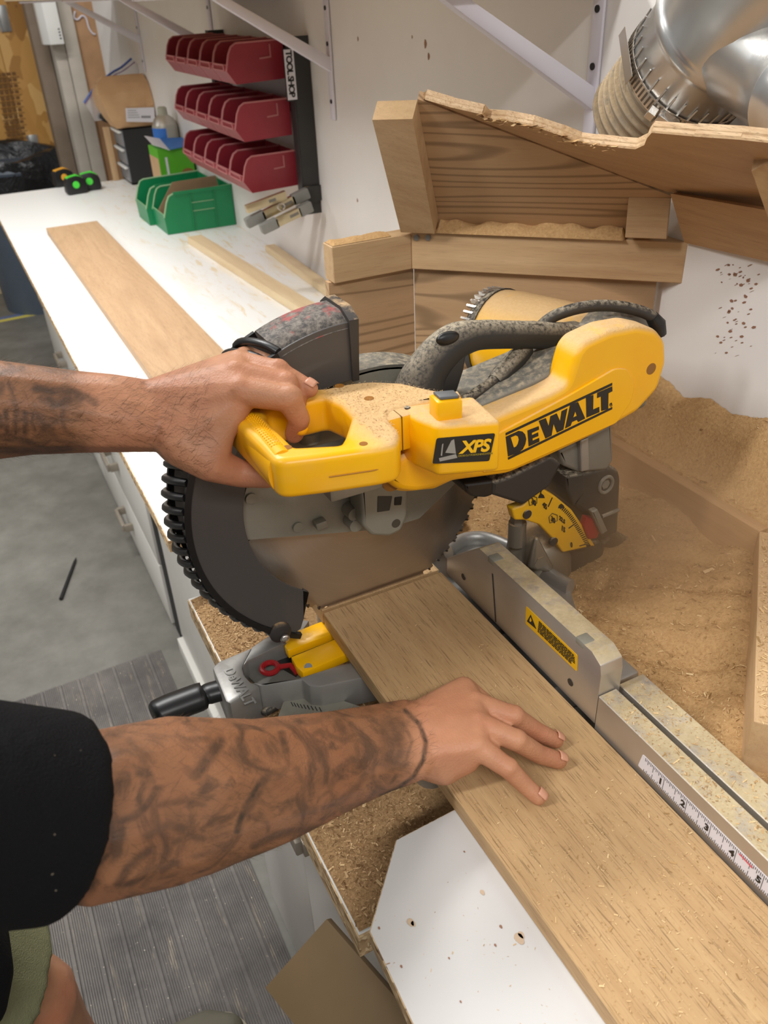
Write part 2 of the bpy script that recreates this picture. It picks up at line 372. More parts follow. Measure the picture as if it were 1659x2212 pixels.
# floor tape
M['ytape'] = plain('yellow_tape', hexc(214, 200, 90), .6, 0, 0, .1); M['btape'] = plain('blue_tape', hexc(96, 112, 150), .6, 0, 0, .1)
t0, t1 = onz(0, 696, FL), onz(81, 680, FL); d = nrm(t1-t0); nn = V(-d[1], d[0], 0)
tp = thing('floor_tape', t0, 'yellow and blue marking tape across the concrete by the bin', 'tape')
fin('yellow_strip', MB().obox(t0-d*.6, d*1.3, nn*.035, (0, 0, .001)), M['ytape'], tp, smooth=0); fin('blue_strip', MB().obox(t0-d*.6+nn*.04, d*1.3, nn*.04, (0, 0, .001)), M['btape'], tp, smooth=0)
# ribbed rubber mat
def mat_mat():
    t = NT('ribbed_rubber'); vec = t.coord(); a = t.noise(vec, 5, 6, .7); c = t.ramp(a, [(.3, hexc(74, 70, 68)), (.7, hexc(118, 112, 107))])
    s = t.noise(t.coord((1, .12, 1)), 60, 4, .7); c = t.mix(t.ramp(s, [(.58, (0, 0, 0, 1)), (.74, (.55, .55, .55, 1))]), c, hexc(176, 162, 140))
    f = t.noise(vec, 190, 2, .5); c = t.mix(t.ramp(f, [(.72, (0, 0, 0, 1)), (.76, (.8, .8, .8, 1))]), c, hexc(214, 204, 184)); return t.out(c, .75)
M['rubber'] = mat_mat()
m0, m1 = onz(0, 1530, FL), onz(400, 1386, FL); dx = nrm(m1-m0)
xs = []; x = -1.25; k = 0
while x < .172:
    w = .0042 if k % 9 else .011
    xs += [(x, .005), (x+w*.62, .005), (x+w*.66, .0022 if k % 9 else .0008), (x+w*.96, .0022 if k % 9 else .0008)]; x += w; k += 1
vs = []; 
for x, z in xs:
    y1 = m0[1]+(x-m0[0])*dx[1]/dx[0]; vs += [(x, -1.2, FL+z), (x, y1, FL+z)]
matob = pyd('rubber_mat', vs, [(2*i, 2*i+2, 2*i+3, 2*i+1) for i in range(len(xs)-1)], M['rubber'], smooth=0)
tag(matob, 'dusty grey ribbed rubber mat on the concrete floor in front of the cabinets', 'mat')
# thin dark stick on the concrete
p0, p1 = onz(131, 1294, FL+.006), onz(161, 1214, FL+.006)
st = thing('screwdriver_bit', p0, 'thin dark steel rod lying on the bare concrete floor', 'rod')
fin('shaft', MB().cyl(p0, p1, .005, .004, 8), M['black'], st); fin('tip', MB().cyl(p1, p1+(p1-p0)*.12, .004, .0015, 8), M['black'], st)
# bin with black bag
M['binblue'] = plain('bin_plastic', hexc(74, 84, 96), .5); 
def bag_mat():
    t = NT('bag_film'); vec = t.coord(); n = t.noise(vec, 9, 5, .6, .6); t.bump(n, .9, .03); return t.out(hexc(24, 24, 26), .32)
M['bag'] = bag_mat()
bc = onz(62, 668, FL)+V(.12, .07, 0)
tb = thing('rubbish_bin', bc, 'grey blue rubbish bin lined with a black bag behind the bench end', 'bin')
fin('body', MB().cyl(bc, bc+V(0, 0, .74), .225, .27, 32), M['binblue'], tb); fin('rim', MB().tube([bc+V(.28*math.cos(t), .28*math.sin(t), .74) for t in np.linspace(0, 6.283, 33)[:-1]], .018, 8, closed=True), M['binblue'], tb)
vs, fs = [], []
for j, (r, z) in enumerate(((.285, .58), (.292, .70), (.305, .77), (.29, .81), (.25, .80), (.21, .68))):
    for i in range(48):
        t = 2*math.pi*i/48; q = 1+.035*math.sin(5*t+j)+.03*math.sin(11*t+2*j); vs.append(bc+V(r*q*math.cos(t), r*q*math.sin(t), z+.02*math.sin(3*t+j)))
for j in range(5):
    for i in range(48): fs.append((j*48+i, j*48+(i+1) % 48, (j+1)*48+(i+1) % 48, (j+1)*48+i))
pyd('black_bag', vs, fs, M['bag'], tb, smooth=60)
# ================================================================ bench run along the wall
XF, YE, YN = .141, 3.72, .988
wt = thing('worktop', ((XF+XW)/2, 2.3, ZT), 'long white melamine bench top along the wall', 'worktop')
fin('top_panel', MB().box(XF+.0015, XW, YN, YE, ZT-.019, ZT), M['whitetop'], wt, smooth=0)
fin('edge_strip', MB().box(XF, XF+.0015, YN, YE, ZT-.019, ZT-.0006), M['chip'], wt, smooth=0); fin('end_strip', MB().box(XF+.0015, XW, YN-.0012, YN-.0001, ZT-.019, ZT-.0006), M['chip'], wt, smooth=0)
M['cab'] = plain('cabinet_white', hexc(214, 211, 204), .45, 0, 0, .04)
XC = .228
cb = thing('drawer_cabinet', (.5, 2.8, FL), 'white drawer cabinet with square pulls under the long bench', 'cabinet')
fin('carcass', MB().box(XC+.02, XW-.01, 1.84, 3.66, FL, ZT-.02), M['cab'], cb, smooth=0)
def pull(p, par, half=.055):
    q = MB(); x0 = p[0]
    q.box(x0-.032, x0-.022, p[1]-half, p[1]+half, p[2]-.012, p[2]+.012, .002); 
    for sg in (-1, 1): q.box(x0-.024, x0, p[1]+sg*half-.006, p[1]+sg*half+.006, p[2]-.012, p[2]+.012, .0015)
    return fin('handle', q, M['steelpull'], par)
M['steelpull'] = plain('dull_steel', hexc(170, 160, 146), .4, .5)
for (ya, yb) in ((1.85, 2.74), (2.75, 3.65)):
    for (za, zb_) in ((ZT-.16, ZT-.03), (ZT-.40, ZT-.165), (ZT-.62, ZT-.405), (FL+.01, ZT-.625)):
        d_ = fin('drawer', MB().box(XC, XC+.018, ya, yb, za, zb_, .0015), M['cab'], cb)
        pull((XC, (ya+yb)/2, (za+zb_)/2), d_)
c2 = thing('panel_cabinet', (.5, 1.4, FL), 'plain white cabinet panel beside a dark upright gap below the bench end', 'cabinet')
fin('front_panel', MB().box(XC+.004, XC+.022, YN+.01, 1.745, FL+.05, ZT-.02, .0015), M['cab'], c2); fin('plinth', MB().box(XC-.01, XC+.02, YN+.01, 1.74, FL, FL+.045, .001), M['cab'], c2)
fin('carcass', MB().box(XC+.022, XW-.01, YN+.01, 1.74, FL, ZT-.02), M['cab'], c2, smooth=0)
fin('gap_shade_panel', MB().box(XC+.006, XC+.015, 1.746, 1.838, FL, ZT-.02), M['darkgap'], c2, smooth=0)  # dark panel set flush in the gap; its colour stands for the shade
# saw platform with loose dust
ZP = .84
XP = .147
pl = thing('saw_platform', (.48, .7, ZP), 'lower particle board shelf that carries the saw', 'platform')
fin('board', MB().box(XP+.0015, XW, .404, .966, ZP-.032, ZP), M['white'], pl, smooth=0); fin('raw_edge', MB().box(XP, XP+.0015, .404, .966, ZP-.032, ZP-.001), M['chip'], pl, smooth=0); fin('raw_end', MB().box(XP, XW, .402, .404, ZP-.032, ZP-.001), M['chip'], pl, smooth=0)
c3 = thing('saw_cabinet', (.5, .7, FL), 'white two-door cabinet below the saw platform', 'cabinet')
fin('carcass', MB().box(.205, XW-.01, .43, .96, FL, ZP-.033), M['cab'], c3, smooth=0)
for (ya, yb) in ((.43, .694), (.697, .96)):
    d_ = fin('door', MB().box(.186, .204, ya, yb, FL+.01, ZP-.04, .0015), M['cab'], c3)
    pull((.186, ya+.04 if ya > .6 else yb-.04, ZP-.13), d_, .05)
# loose shavings over the platform
def flakes(name, n, place, size, mat, parent=None, label=None, cat=None, curl=.3):
    """n thin curled chips: place() gives centre and normal"""
    C = np.empty((n, 3)); 
    for i in range(n): C[i] = place()
    a = RNG.uniform(0, 6.283, n); L = size*RNG.lognormal(0, .5, n); Wd = L*RNG.uniform(.12, .45, n); tl = RNG.uniform(-curl, curl, (n, 2))
    u = np.c_[np.cos(a), np.sin(a), tl[:, 0]]; w = np.c_[-np.sin(a), np.cos(a), tl[:, 1]]
    P = np.empty((n, 4, 3)); 
    P[:, 0] = C-u*L[:, None]-w*Wd[:, None]; P[:, 1] = C+u*L[:, None]-w*Wd[:, None]*.5; P[:, 2] = C+u*L[:, None]*.9+w*Wd[:, None]; P[:, 3] = C-u*L[:, None]*.9+w*Wd[:, None]*.7
    P[:, :, 2] = np.maximum(P[:, :, 2], C[:, None, 2]-size*.3)
    me = bpy.data.meshes.new(name); me.from_pydata(P.reshape(-1, 3).tolist(), [], np.arange(4*n).reshape(n, 4).tolist())
    at = me.attributes.new('tint', 'FLOAT', 'FACE'); at.data.foreach_set('value', RNG.uniform(0, 1, n))
    return stuff(link(name, me, mat, parent, None, 0), label, cat)
nx_, ny_ = 70, 110; vs, fs = [], []
def bumpf(x, y, s=1.):
    return (math.sin(x*61*s+y*23)+math.sin(y*47*s-x*31+1.3)+math.sin(x*113*s+y*97+.4)*.6+math.sin(x*211+y*173*s)*.35)/3
def hp(x, y):                                  # dust depth over the platform
    e = min(1, max(0, (x-XP-.004)/.02))*min(1, max(0, (y-.41)/.03))
    return ZP+.0008+e*(.0015+.0015*(1+bumpf(x, y, 1.6))+.015*max(0, min(1, (x-.20)/.06))*min(1, max(0, (y-.44)/.1)))
for i in range(nx_):
    for j in range(ny_):
        x = XP+.003+(.40-XP)*i/(nx_-1); y = .406+.555*j/(ny_-1); vs.append((x, y, hp(x, y)))
fs = [(i*ny_+j, (i+1)*ny_+j, (i+1)*ny_+j+1, i*ny_+j+1) for i in range(nx_-1) for j in range(ny_-1)]
stuff(pyd('dust_layer', vs, fs, M['shav'], pl, smooth=60), 'brown layer of shavings')
def pp():
    while 1:
        x, y = RNG.uniform(XP+.003, .27), RNG.uniform(.408, .96)
        if RNG.uniform() < min(1, .25+(x-XP)/.03): return (x, y, hp(x, y)+.0012)
flakes('wood_shavings', 14000, pp, .0010, M['flakedark'], pl, 'scattered pale shavings')
# white support board with clipped corners, flush below the oak
wb = [onz(u, v, ZT)[:2] for u, v in ((985, 1757), (857, 1815), (800, 2012), (895, 2232))]
far = wb[0]; xr_ = .47
poly = [(xr_, far[1]+.012), (far[0]+.01, far[1]+.004), tuple(wb[1]), tuple(wb[2]), (wb[3][0]-.008, .02), (xr_, .02)]
so = thing('support_board', (.3, .2, ZT-.018), 'white melamine support board with clipped corners under the oak plank', 'board')
M['whiteb'] = plain('white_melamine_board', hexc(206, 204, 202), .4, 0, 0, .02)
fin('panel', MB().prism([(x, y, ZT-.0165) for x, y in poly], (0, 0, .0165)), M['whiteb'], so, smooth=0)
for i in range(1, 5):
    a, b = V(*poly[i], 0), V(*poly[(i+1) % 6], 0); d = nrm(b-a); n_ = V(d[1], -d[0], 0); n_ = n_ if (n_[0] < 0 or n_[1] < -.9) else -n_
    if i == 1: n_ = V(-abs(n_[0]), abs(n_[1]), 0)
    if i < 4: fin('raw_edge', MB().obox(a+V(0, 0, ZT-.0165)-n_*.0005, (b-a), n_*.0014, (0, 0, .0158)), M['chip'], so, smooth=0)
M['scuff'] = plain('scuff_stain', hexc(196, 172, 146), .7); M['spot'] = plain('brown_spot', hexc(150, 110, 88), .7)
for (u, v, s) in ((887, 1993, 6), (893, 1996, 4), (1042, 1928, 4), (1082, 2002, 2.5), (1003, 1840, 1.6), (1070, 2042, 2), (867, 2088, 2), (995, 2164, 1.5), (970, 2070, 1.5), (819, 2005, 2), (1122, 2028, 8), (1126, 2020, 5)):
    p = onz(u, v, ZT+.0003); r = s/2350
    fin('speck', MB().prism([p+V(r*math.cos(t)*(1+.15*math.sin(3*t)), r*1.5*math.sin(t), 0) for t in np.linspace(0, 6.283, 13)[:-1]], (0, 0, .0003)), M['scuff'] if s > 3 else M['spot'], so, smooth=0)
# brown fibreboard offcut standing out of the shelf below
M['mdf'] = plain('fibreboard', hexc(118, 96, 66), .7, 0, 0, .05)
nM = nrm((-.55, -.35, .76)); T0 = onx(705, 1985, .145); 
T1, T2 = onp(572, 2134, T0, nM), onp(850, 2150, T0, nM); T2 = T0+nrm(T2-T0)*.42
md = fin('fibreboard_offcut', MB().prism([T0, T1, T1+(T2-T0), T2], -nM*.012, .001), M['mdf'], None); tag(md, 'brown fibreboard offcut leaning cornerwise below the white support board', 'board')
M['darkbox'] = plain('dark_bin', hexc(34, 30, 28), .8)
db = thing('offcut_bin', (.28, .2, FL), 'dark open bin that holds the brown offcut below the white board', 'bin')
for nm_, bx in (('side', (.16, .172, .02, .40)), ('side', (.45, .462, .02, .40)), ('end_panel', (.172, .45, .02, .032)), ('end_panel', (.172, .45, .388, .40))): fin(nm_, MB().box(*bx, FL, .585), M['darkbox'], db, smooth=0)
fin('bottom', MB().box(.172, .45, .032, .388, FL, FL+.012), M['darkbox'], db, smooth=0)
# ================================================================ boards
ZB0, ZB1 = ZT+.0006, ZT+.0203
ob = thing('oak_board', (.335, .3, ZB0), 'long oak plank under the saw, held down by a hand against the fence', 'plank')
fin('plank', MB().box(.258, .4175, -.35, .7135, ZB0, ZB1, .0006, 1), M['oak'], ob, smooth=0)
tag(fin('oak_cutoff', MB().box(.258, .4175, .7185, .752, ZB0, ZB1, .0005, 1), M['oak'], None), 'short oak offcut beyond the blade', 'plank')
def pb():
    while 1:
        x, y = RNG.uniform(.262, .414), RNG.uniform(.05, .70)
        if RNG.uniform() < (.95 if y < .36 else .30): return (x, y, ZB1+.0005)
flakes('board_chips', 5200, pb, .00055, M['flake'], ob, 'fine pale chips lying on the plank', curl=.15)
f0 = onz(102, 492, ZT+.0215)
fb = tag(fin('birch_board', MB().box(.255, .416, 1.42, 2.925, ZT+.0005, ZT+.0215, .0008, 1), M['oak_far'], None, smooth=0), 'flat brown plank lying along the middle of the white bench', 'plank')
def strip(nm, pts, w, h, label):
    a, b = pts; a, b = a.copy(), b.copy(); d = nrm(b-a); n = V(-d[1], d[0], 0)
    if n[0] < 0: n = -n
    o = a.copy(); o[2] = ZT+.0005
    return tag(fin(nm, MB().obox(o, (b-a)*V(1, 1, 0), n*w, (0, 0, h), .001, 1), M['pine'], None, smooth=0), label, 'strip')
strip('wood_strip', (onz(404, 512, ZT+.02), onz(700, 700, ZT+.02)), .045, .02, 'pale wood strip lying on the bench between the brown plank and the wall')
strip('wood_strip', (onz(572, 530, ZT+.018), onz(722, 640, ZT+.018)), .03, .018, 'short pale strip lying close against the wall by the wooden hood')
# ================================================================ shelf and brackets above
sh = thing('wall_shelf', (.62, 2.3, 1.565), 'brown wooden shelf on white brackets high along the wall', 'shelf')
fin('board', MB().box(.40, XW-.002, .93, 3.95, 1.566, 1.586, .001), M['pine'], sh, smooth=0)
names = ('beside the duct hose', 'over the upright rack of red bins', 'partly behind the top row of red bins', 'above the paper bag')
for i, y in enumerate((.975, 1.84, 2.67, 3.60)):
    bk = thing('shelf_bracket', (XW, y, 1.3), 'white metal shelf bracket '+names[i], 'bracket', 'brackets below the wall shelf')
    w = .011
    fin('wall_leg', MB().box(XW-.006, XW-.001, y-w, y+w, 1.318, 1.565, .002), M['shelfwhite'], bk)
    fin('shelf_leg', MB().box(.412, XW-.006, y-w, y+w, 1.558, 1.565, .002), M['shelfwhite'], bk)
    fin('brace', MB().prism([(XW-.004, y-w*.8, 1.440), (XW-.004, y-w*.8, 1.412), (.60, y-w*.8, 1.533), (.56, y-w*.8, 1.5575), (.592, y-w*.8, 1.5575)], (0, w*1.6, 0), .0015), M['shelfwhite'], bk)
    for z in (1.355, 1.465, 1.53): fin('screw', MB().cyl((XW-.0075, y, z), (XW-.005, y, z), .0045, n=10), M['black'], bk)
# ================================================================ wooden dust hood
M['maple45d'] = wood('maple_diagonal_dusty', hexc(214, 176, 130), hexc(190, 148, 104), RZ(45), 50, .05, .45, .25, 5)
hd = thing('dust_hood', (.70, .95, 1.05), 'pale wooden dust hood behind the saw', 'hood')
K = 1.58; w45 = nrm((1, -1, 0)); n45 = nrm((-1, -1, 0))
pA, pB = onk(888, 505, K), onk(1488, 517, K); zr1, zr0 = 1.277, 1.228
pA[2] = pB[2] = zr0
th = .028
fin('rail', MB().prism([pA, pB, pB-n45*th, pA-n45*th], (0, 0, zr1-zr0+.003), .001, 1), M['maple45'], hd, smooth=0)
xL = ony(716.5, 534, pA[1])[0]
fin('rail', MB().prism([(xL, pA[1], zr0), (pA[0], pA[1], zr0), (pA[0]+.02, pA[1]+.03, zr0), (xL, pA[1]+.03, zr0)], (0, 0, zr1-zr0), .001, 1), M['maple0'], hd, smooth=0)
ns = .012
pc_ = pA-n45*ns; pd_ = onk(1420, 600, K+.012*1.414)
fin('panel', MB().prism([(pc_[0], pc_[1], ZT+.001), (pd_[0], pd_[1], ZT+.001), (pd_[0]+.012, pd_[1]+.012, ZT+.001), (pc_[0]+.008, pc_[1]+.016, ZT+.001)], (0, 0, zr0-ZT-.0015)), M['fir45'], hd, smooth=0)
xl2 = ony(712, 640, pA[1]+.01)[0]
fin('panel', MB().box(xl2, pc_[0]-.0005, pA[1]+.01, pA[1]+.022, ZT+.001, zr0-.0005), M['fir0'], hd, smooth=0)
for u in (900, 925): 
    p = onk(u, 513, K-.0005); fin('nail_head', MB().cyl(p+n45*.002, p-n45*.001, .004, n=10), M['zinc'], hd)
# leaning post
a = onk(865.7, 502, 1.555); b = onk(938.6, 504.7, 1.555); A = onk(804, 259, 1.38); B = onk(891, 257, 1.38)
wv, lv = nrm(b-a), nrm(A-a); nf = nrm(np.cross(wv, lv)); bk_ = -nf*.027
bk_top = onp(816.6, 212, a-nf*.027, nf)
P8 = [a, b, B, A]; Q8 = [p+bk_ for p in P8]
m = MB(); vsq, fq = m.faces(P8+Q8, [(0, 1, 2, 3), (7, 6, 5, 4), (0, 4, 5, 1), (1, 5, 6, 2), (2, 6, 7, 3), (3, 7, 4, 0)]); bmesh.ops.recalc_face_normals(m.bm, faces=fq)
M['pinepost'] = wood('maple_post', hexc(210, 172, 126), hexc(186, 144, 100), (math.radians(-40), 0, math.radians(45)), 50, .05, .35, .25, 21)
fin('post', m, M['pinepost'], hd, smooth=0)
# leaning back panel C, coplanar with the back of the post
pC = b+bk_*1.03
c1, c2_, c3_, c4 = onp(902, 214, pC, nf), onp(930, 500, pC, nf), onp(1400, 522, pC, nf), onp(1452, 424, pC, nf)
fin('back_panel', MB().prism([c1, c2_, c3_, c4], -nf*.012), M['fir45'], hd, smooth=0)
# side panel E along the wall and its lower edge
nE = nrm((-.79, 0, -.61)); pE = V(.800, .77, 1.284)
e1, e2, e3, e4 = onp(1448, 418, pE, nE), onp(1478, 524, pE, nE), onp(1690, 572, pE, nE), onp(1700, 462, pE, nE)
fin('side_panel', MB().prism([e1, e2, e3, e4], (.012, 0, 0)), M['ply90'], hd, smooth=0)
# roof sheet D with the round cut for the hose
d1 = onp(915, 213, pC, nf); d2 = onp(1440, 414, pC+nf*.002, nf); d3 = onp(1659, 453, pE, nE); d4 = onx(1659, 285, .60)
nD = nrm(np.cross(d2-d1, d4-d1)); nD = nD if nD@(CAM-d1) > 0 else -nD
top = [(1672, 287), (1600, 279), (1500, 272), (1408, 264), (1398, 276), (1392, 291), (1372, 300), (1330, 296), (1285, 291), (1250, 286), (1210, 270), (1150, 250), (1090, 238), (1050, 235), (1042, 225), (975, 210), (918, 205)]
low = [(912, 216), (1000, 249), (1100, 286), (1200, 330), (1320, 372), (1440, 414), (1550, 432), (1672, 457)]
top = [(u, v+20) if u > 960 else (u, v+8) for u, v in top]
poly = [onp(u, v, d1, nD) for u, v in top+low]
M['plyD'] = wood('ply_sheet', hexc(196, 154, 110), hexc(184, 140, 98), (0, 0, math.radians(55)), 26, .12, 0, .3, 31)
fin('roof_sheet', MB().prism(poly, -nD*.009), [M['plyD']], hd, smooth=0)
rim = [onp(u, v, d1, nD)+nD*.0004 for u, v in top]
lowp = [onp(u, v, d1, nD) for u, v in low]
m2 = MB(); m2.tube([p-nD*.006 for p in lowp], .002, 4)
M['plylayers'] = plain('ply_dark_glue', hexc(110, 74, 46), .8); fin('dark_edge', m2, M['plylayers'], hd)
def plyedge():
    m_ = MB(); n = len(rim)
    for k in range(3):
        for i in range(n-1):
            p, q = rim[i]-nD*(.003*k+.0003), rim[i+1]-nD*(.003*k+.0003); j = .0008*(k % 2)
            m_.obox(p+V(0, 0, -.001), q-p, V(0, 0, .0018+j+.0010*RNG.uniform()), -nD*.0027)
    return m_
stuff(fin('ply_layers', plyedge(), M['plyedge'], hd, smooth=0))
def splint():
    k = RNG.integers(7, 14); p = rim[k]+(rim[k+1]-rim[k])*RNG.uniform(); return p+nD*.001+V(0, 0, RNG.uniform(-.004, .002))
flakes('splinters', 90, splint, .004, M['flake'], hd)
# small block on the ledge and mirrored post at the frame edge
kb = 1.545; bl = [onk(u, v, kb) for u, v in ((1358, 425), (1450, 424), (1440, 517), (1350, 514))]
fin('corner_block', MB().prism(bl, -n45*.03, .001, 1), M['maple45d'], hd, smooth=0)
gk = [onp(u, v, (.63, .60, 1.4), (-.6, -.5, -.6)) for u, v in ((1622, 369), (1720, 318), (1735, 480), (1668, 500))]
fin('post', MB().prism(gk, nrm((.6, .5, .6))*.03, .001, 1), M['pinepost'], hd, smooth=0)
# dust on the ledge of the hood and on the short rail
def ridge(name, pts, par, h=.008, w=.02, z=None, n=40):
    vs, fs = [], []; P = spline(pts, n)
    for i, p in enumerate(P):
        t = nrm((P[min(i+1, len(P)-1)]-P[max(i-1, 0)])); s = nrm((-t[1], t[0], 0)); e = min(1, i/4, (len(P)-1-i)/4)
        for j in range(9):
            a_ = (j/8-.5)*2; vs.append(p+s*w*a_+V(0, 0, h*e*(1-a_*a_)*(1+.45*bumpf(p[0]*3, p[1]*3+a_*.05))+.0006))
    for i in range(len(P)-1):
        for j in range(8): fs.append((i*9+j, (i+1)*9+j, (i+1)*9+j+1, i*9+j+1))
    return stuff(pyd(name, vs, fs, M['dust'], par, smooth=60))
q0, q1 = onk(945, 500, K+.014), onk(1352, 508, K+.014); q0[2] = q1[2] = zr1+.003
ridge('dust_drift', [q0, (q0+q1)/2, q1], hd, .013, .017, n=60)
ridge('dust_drift', [V(xL+.002, pA[1]+.015, zr1), V((xL+pA[0])/2, pA[1]+.015, zr1), V(pA[0]-.03, pA[1]+.015, zr1)], hd, .004, .0135, n=40)
# ================================================================ duct
def metal_dusty(): return plain('galvanised', hexc(206, 206, 204), .28, .85, .5, .1, .25, .95, dscale=18, dcol=GREYDUST)
M['galv'] = metal_dusty()
M['hose'] = plain('dusty_hose', hexc(128, 116, 98), .5, 0, .8, .1, .0, .6, dscale=60, dcol=(hexc(140, 120, 92), hexc(190, 166, 130)))
h0, h1, h2 = onx(1322, 345, .742), onx(1483, 157, .732), onx(1640, -30, .722)
ax = nrm(h2-h0)
R_ = .0645
c0_ = h1
ho = thing('flexible_hose', h0, 'dusty ribbed flexible duct hose rising behind the wooden hood', 'hose')
m = MB(); n = 260; L0 = np.linalg.norm(h1-h0)-.02
start = h0+ax*.075; LL = L0-.075+.03; P, Rr = [], []
for i in range(n):
    s = i/(n-1); ph = s*LL/.0115*2*math.pi; P.append(start+ax*LL*s); Rr.append(R_*(1-.02)+.0030*max(-.5, math.cos(ph)))
m.tube(P, Rr, 40); fin('hose_wall', m, M['hose'], ho, smooth=80)
du = thing('metal_duct', c0_, 'shiny galvanised duct wye fitting above the wooden hood', 'duct')
c0 = h1-ax*.002
m = MB(); P = [c0, c0+ax*.004, c0+ax*.05, c0+ax*.056, c0+ax*.062, c0+ax*.068, c0+ax*.075, h2, h2+ax*.25]; m.tube(P, [.0665, .068, .069, .072, .0745, .072, .070, .076, .076], 48)
fin('main_pipe', m, M['galv'], du, smooth=50)
c1_ = onx(1640, 100, .725); c2b = onx(1790, 240, .69)
bx_ = nrm(c2b-c1_)
m = MB(); m.tube([c1_, c1_+bx_*.06, c1_+bx_*.085, c1_+bx_*.09, c1_+bx_*.097, c2b+bx_*.05], [.058, .05, .049, .052, .049, .047], 40); fin('branch_pipe', m, M['galv'], du, smooth=50)
m = MB()
for i in range(34):
    t = 2*math.pi*i/34; e1_ = nrm(np.cross(ax, (0, 0, 1))); e2_ = np.cross(ax, e1_); o = (e1_*math.cos(t)+e2_*math.sin(t))
    m.tube([c0+ax*.006+o*.0682, c0+ax*.03+o*.0697], [.0018, .0009], 5)
stuff(fin('crimp_ridges', m, M['galv'], du))
# worm-drive clamp
cl = thing('hose_clamp', c0, 'steel worm-drive clamp round the top end of the ribbed hose', 'clamp')
cc = h1+ax*.004; e1_ = nrm(np.cross(ax, (0, 0, 1))); e2_ = np.cross(ax, e1_)
def ringpt(t, r, s=0): return cc+ax*s+(e1_*math.cos(t)+e2_*math.sin(t))*r
M['steel'] = plain('stainless', hexc(206, 200, 192), .25, .9, .25, .05, .3, .9)
m = MB(); ts = np.linspace(0, 2*math.pi, 61)[:-1]
vs = [ringpt(t, r, s) for t in ts for (r, s) in ((.0692, -.008), (.0702, -.008), (.0702, .008), (.0692, .008))]
m.faces(vs, [(i*4+j, ((i+1) % 60)*4+j, ((i+1) % 60)*4+(j+1) % 4, i*4+(j+1) % 4) for i in range(60) for j in range(4)]); fin('band', m, M['steel'], cl)
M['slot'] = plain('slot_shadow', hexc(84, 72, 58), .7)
sl = None
for i in range(88):
    t = 2*math.pi*i/88
    p, q = ringpt(t, .0703, -.006), ringpt(t+.028, .0703, .006); tdir = nrm(ringpt(t+.01, .0703)-ringpt(t, .0703))
    if sl is None:
        sl = MB()
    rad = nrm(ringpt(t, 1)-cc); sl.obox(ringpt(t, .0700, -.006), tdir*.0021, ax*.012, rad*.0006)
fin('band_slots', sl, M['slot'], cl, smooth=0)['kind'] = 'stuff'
tf = min(np.linspace(0, 6.28, 180), key=lambda t: np.hypot(*( (lambda q: (q[0]-1437, q[1]-240))((lambda v: (W_/2+FPX*v[0]/v[2], H_/2+FPX*v[1]/v[2]))(RM@(ringpt(t, .0727)-CAM))))))
pt = ringpt(tf, .0737); td = nrm(ringpt(tf+.02, .083)-ringpt(tf-.02, .083)); rd = nrm(pt-cc)
if td[2] > 0: td = -td
fin('screw_housing', MB().obox(pt-td*.004-ax*.008-rd*.005, td*.024, ax*.016, rd*.013, .003, 2), M['steel'], cl)
fin('screw_head', MB().tube([pt-td*.014+rd*.003, pt-td*.006+rd*.003], .0075, 6), M['steel'], cl, smooth=0)
tt = 1.0
te = min(np.linspace(0, 6.28, 180), key=lambda t: np.hypot(*((lambda q: (q[0]-1408, q[1]-120))((lambda v: (W_/2+FPX*v[0]/v[2], H_/2+FPX*v[1]/v[2]))(RM@(ringpt(t, .0702)-CAM))))))
tdir = nrm(ringpt(te+.02, .08)-ringpt(te-.02, .08)); tdir = tdir if tdir[2] > 0 else -tdir
fin('band_tail', MB().obox(ringpt(te, .0709, -.006)-tdir*.03, tdir*.058+nrm(ringpt(te, 1)-cc)*.006, ax*.013, nrm(ringpt(te, 1)-cc)*.0008), M['steel'], cl)
# wall marks
for i, (u, v, s) in enumerate(((919, 95, 5), (926, 122, 4), (773, 84, 3), (890, 80, 2), (772, 433, 3))):
    p = onx(u, v, XW-.0006); struct(fin('wall_mark', MB().prism([p+V(0, .0009*s*math.cos(t), .0014*s*math.sin(t)*(1+.5*math.cos(t))) for t in np.linspace(0, 6.28, 8)[:-1]], (.0005, 0, 0)), M['spot'], None, smooth=0))
def wallsp():
    u, v = RNG.normal(1590, 22), RNG.choice([RNG.normal(605, 18), RNG.normal(700, 25), RNG.uniform(560, 770)]); return onx(u, v, XW-.0008)
m = MB()
for i in range(70):
    p = wallsp(); r = RNG.uniform(.0006, .0022); q = RNG.uniform(0, 3)
    m.prism([p+V(0, r*math.cos(t+q)*1.5, r*math.sin(t)) for t in np.linspace(0, 6.28, 6)[:-1]], (.0006, 0, 0))
stuff(fin('wall_specks', m, M['spot'], None, smooth=0), 'brown specks spattered on the white wall right below the hood'.replace(' right', ''), 'specks')
def pws():
    while 1:
        x, y = RNG.uniform(.14, .255), RNG.uniform(.05, .36)
        if RNG.uniform() < .3+(.36-y)*2: return (x, y, ZT+.0004)
flakes('white_board_dust', 260, pws, .0006, M['flake'], so, 'tiny scattered chips', curl=.1)
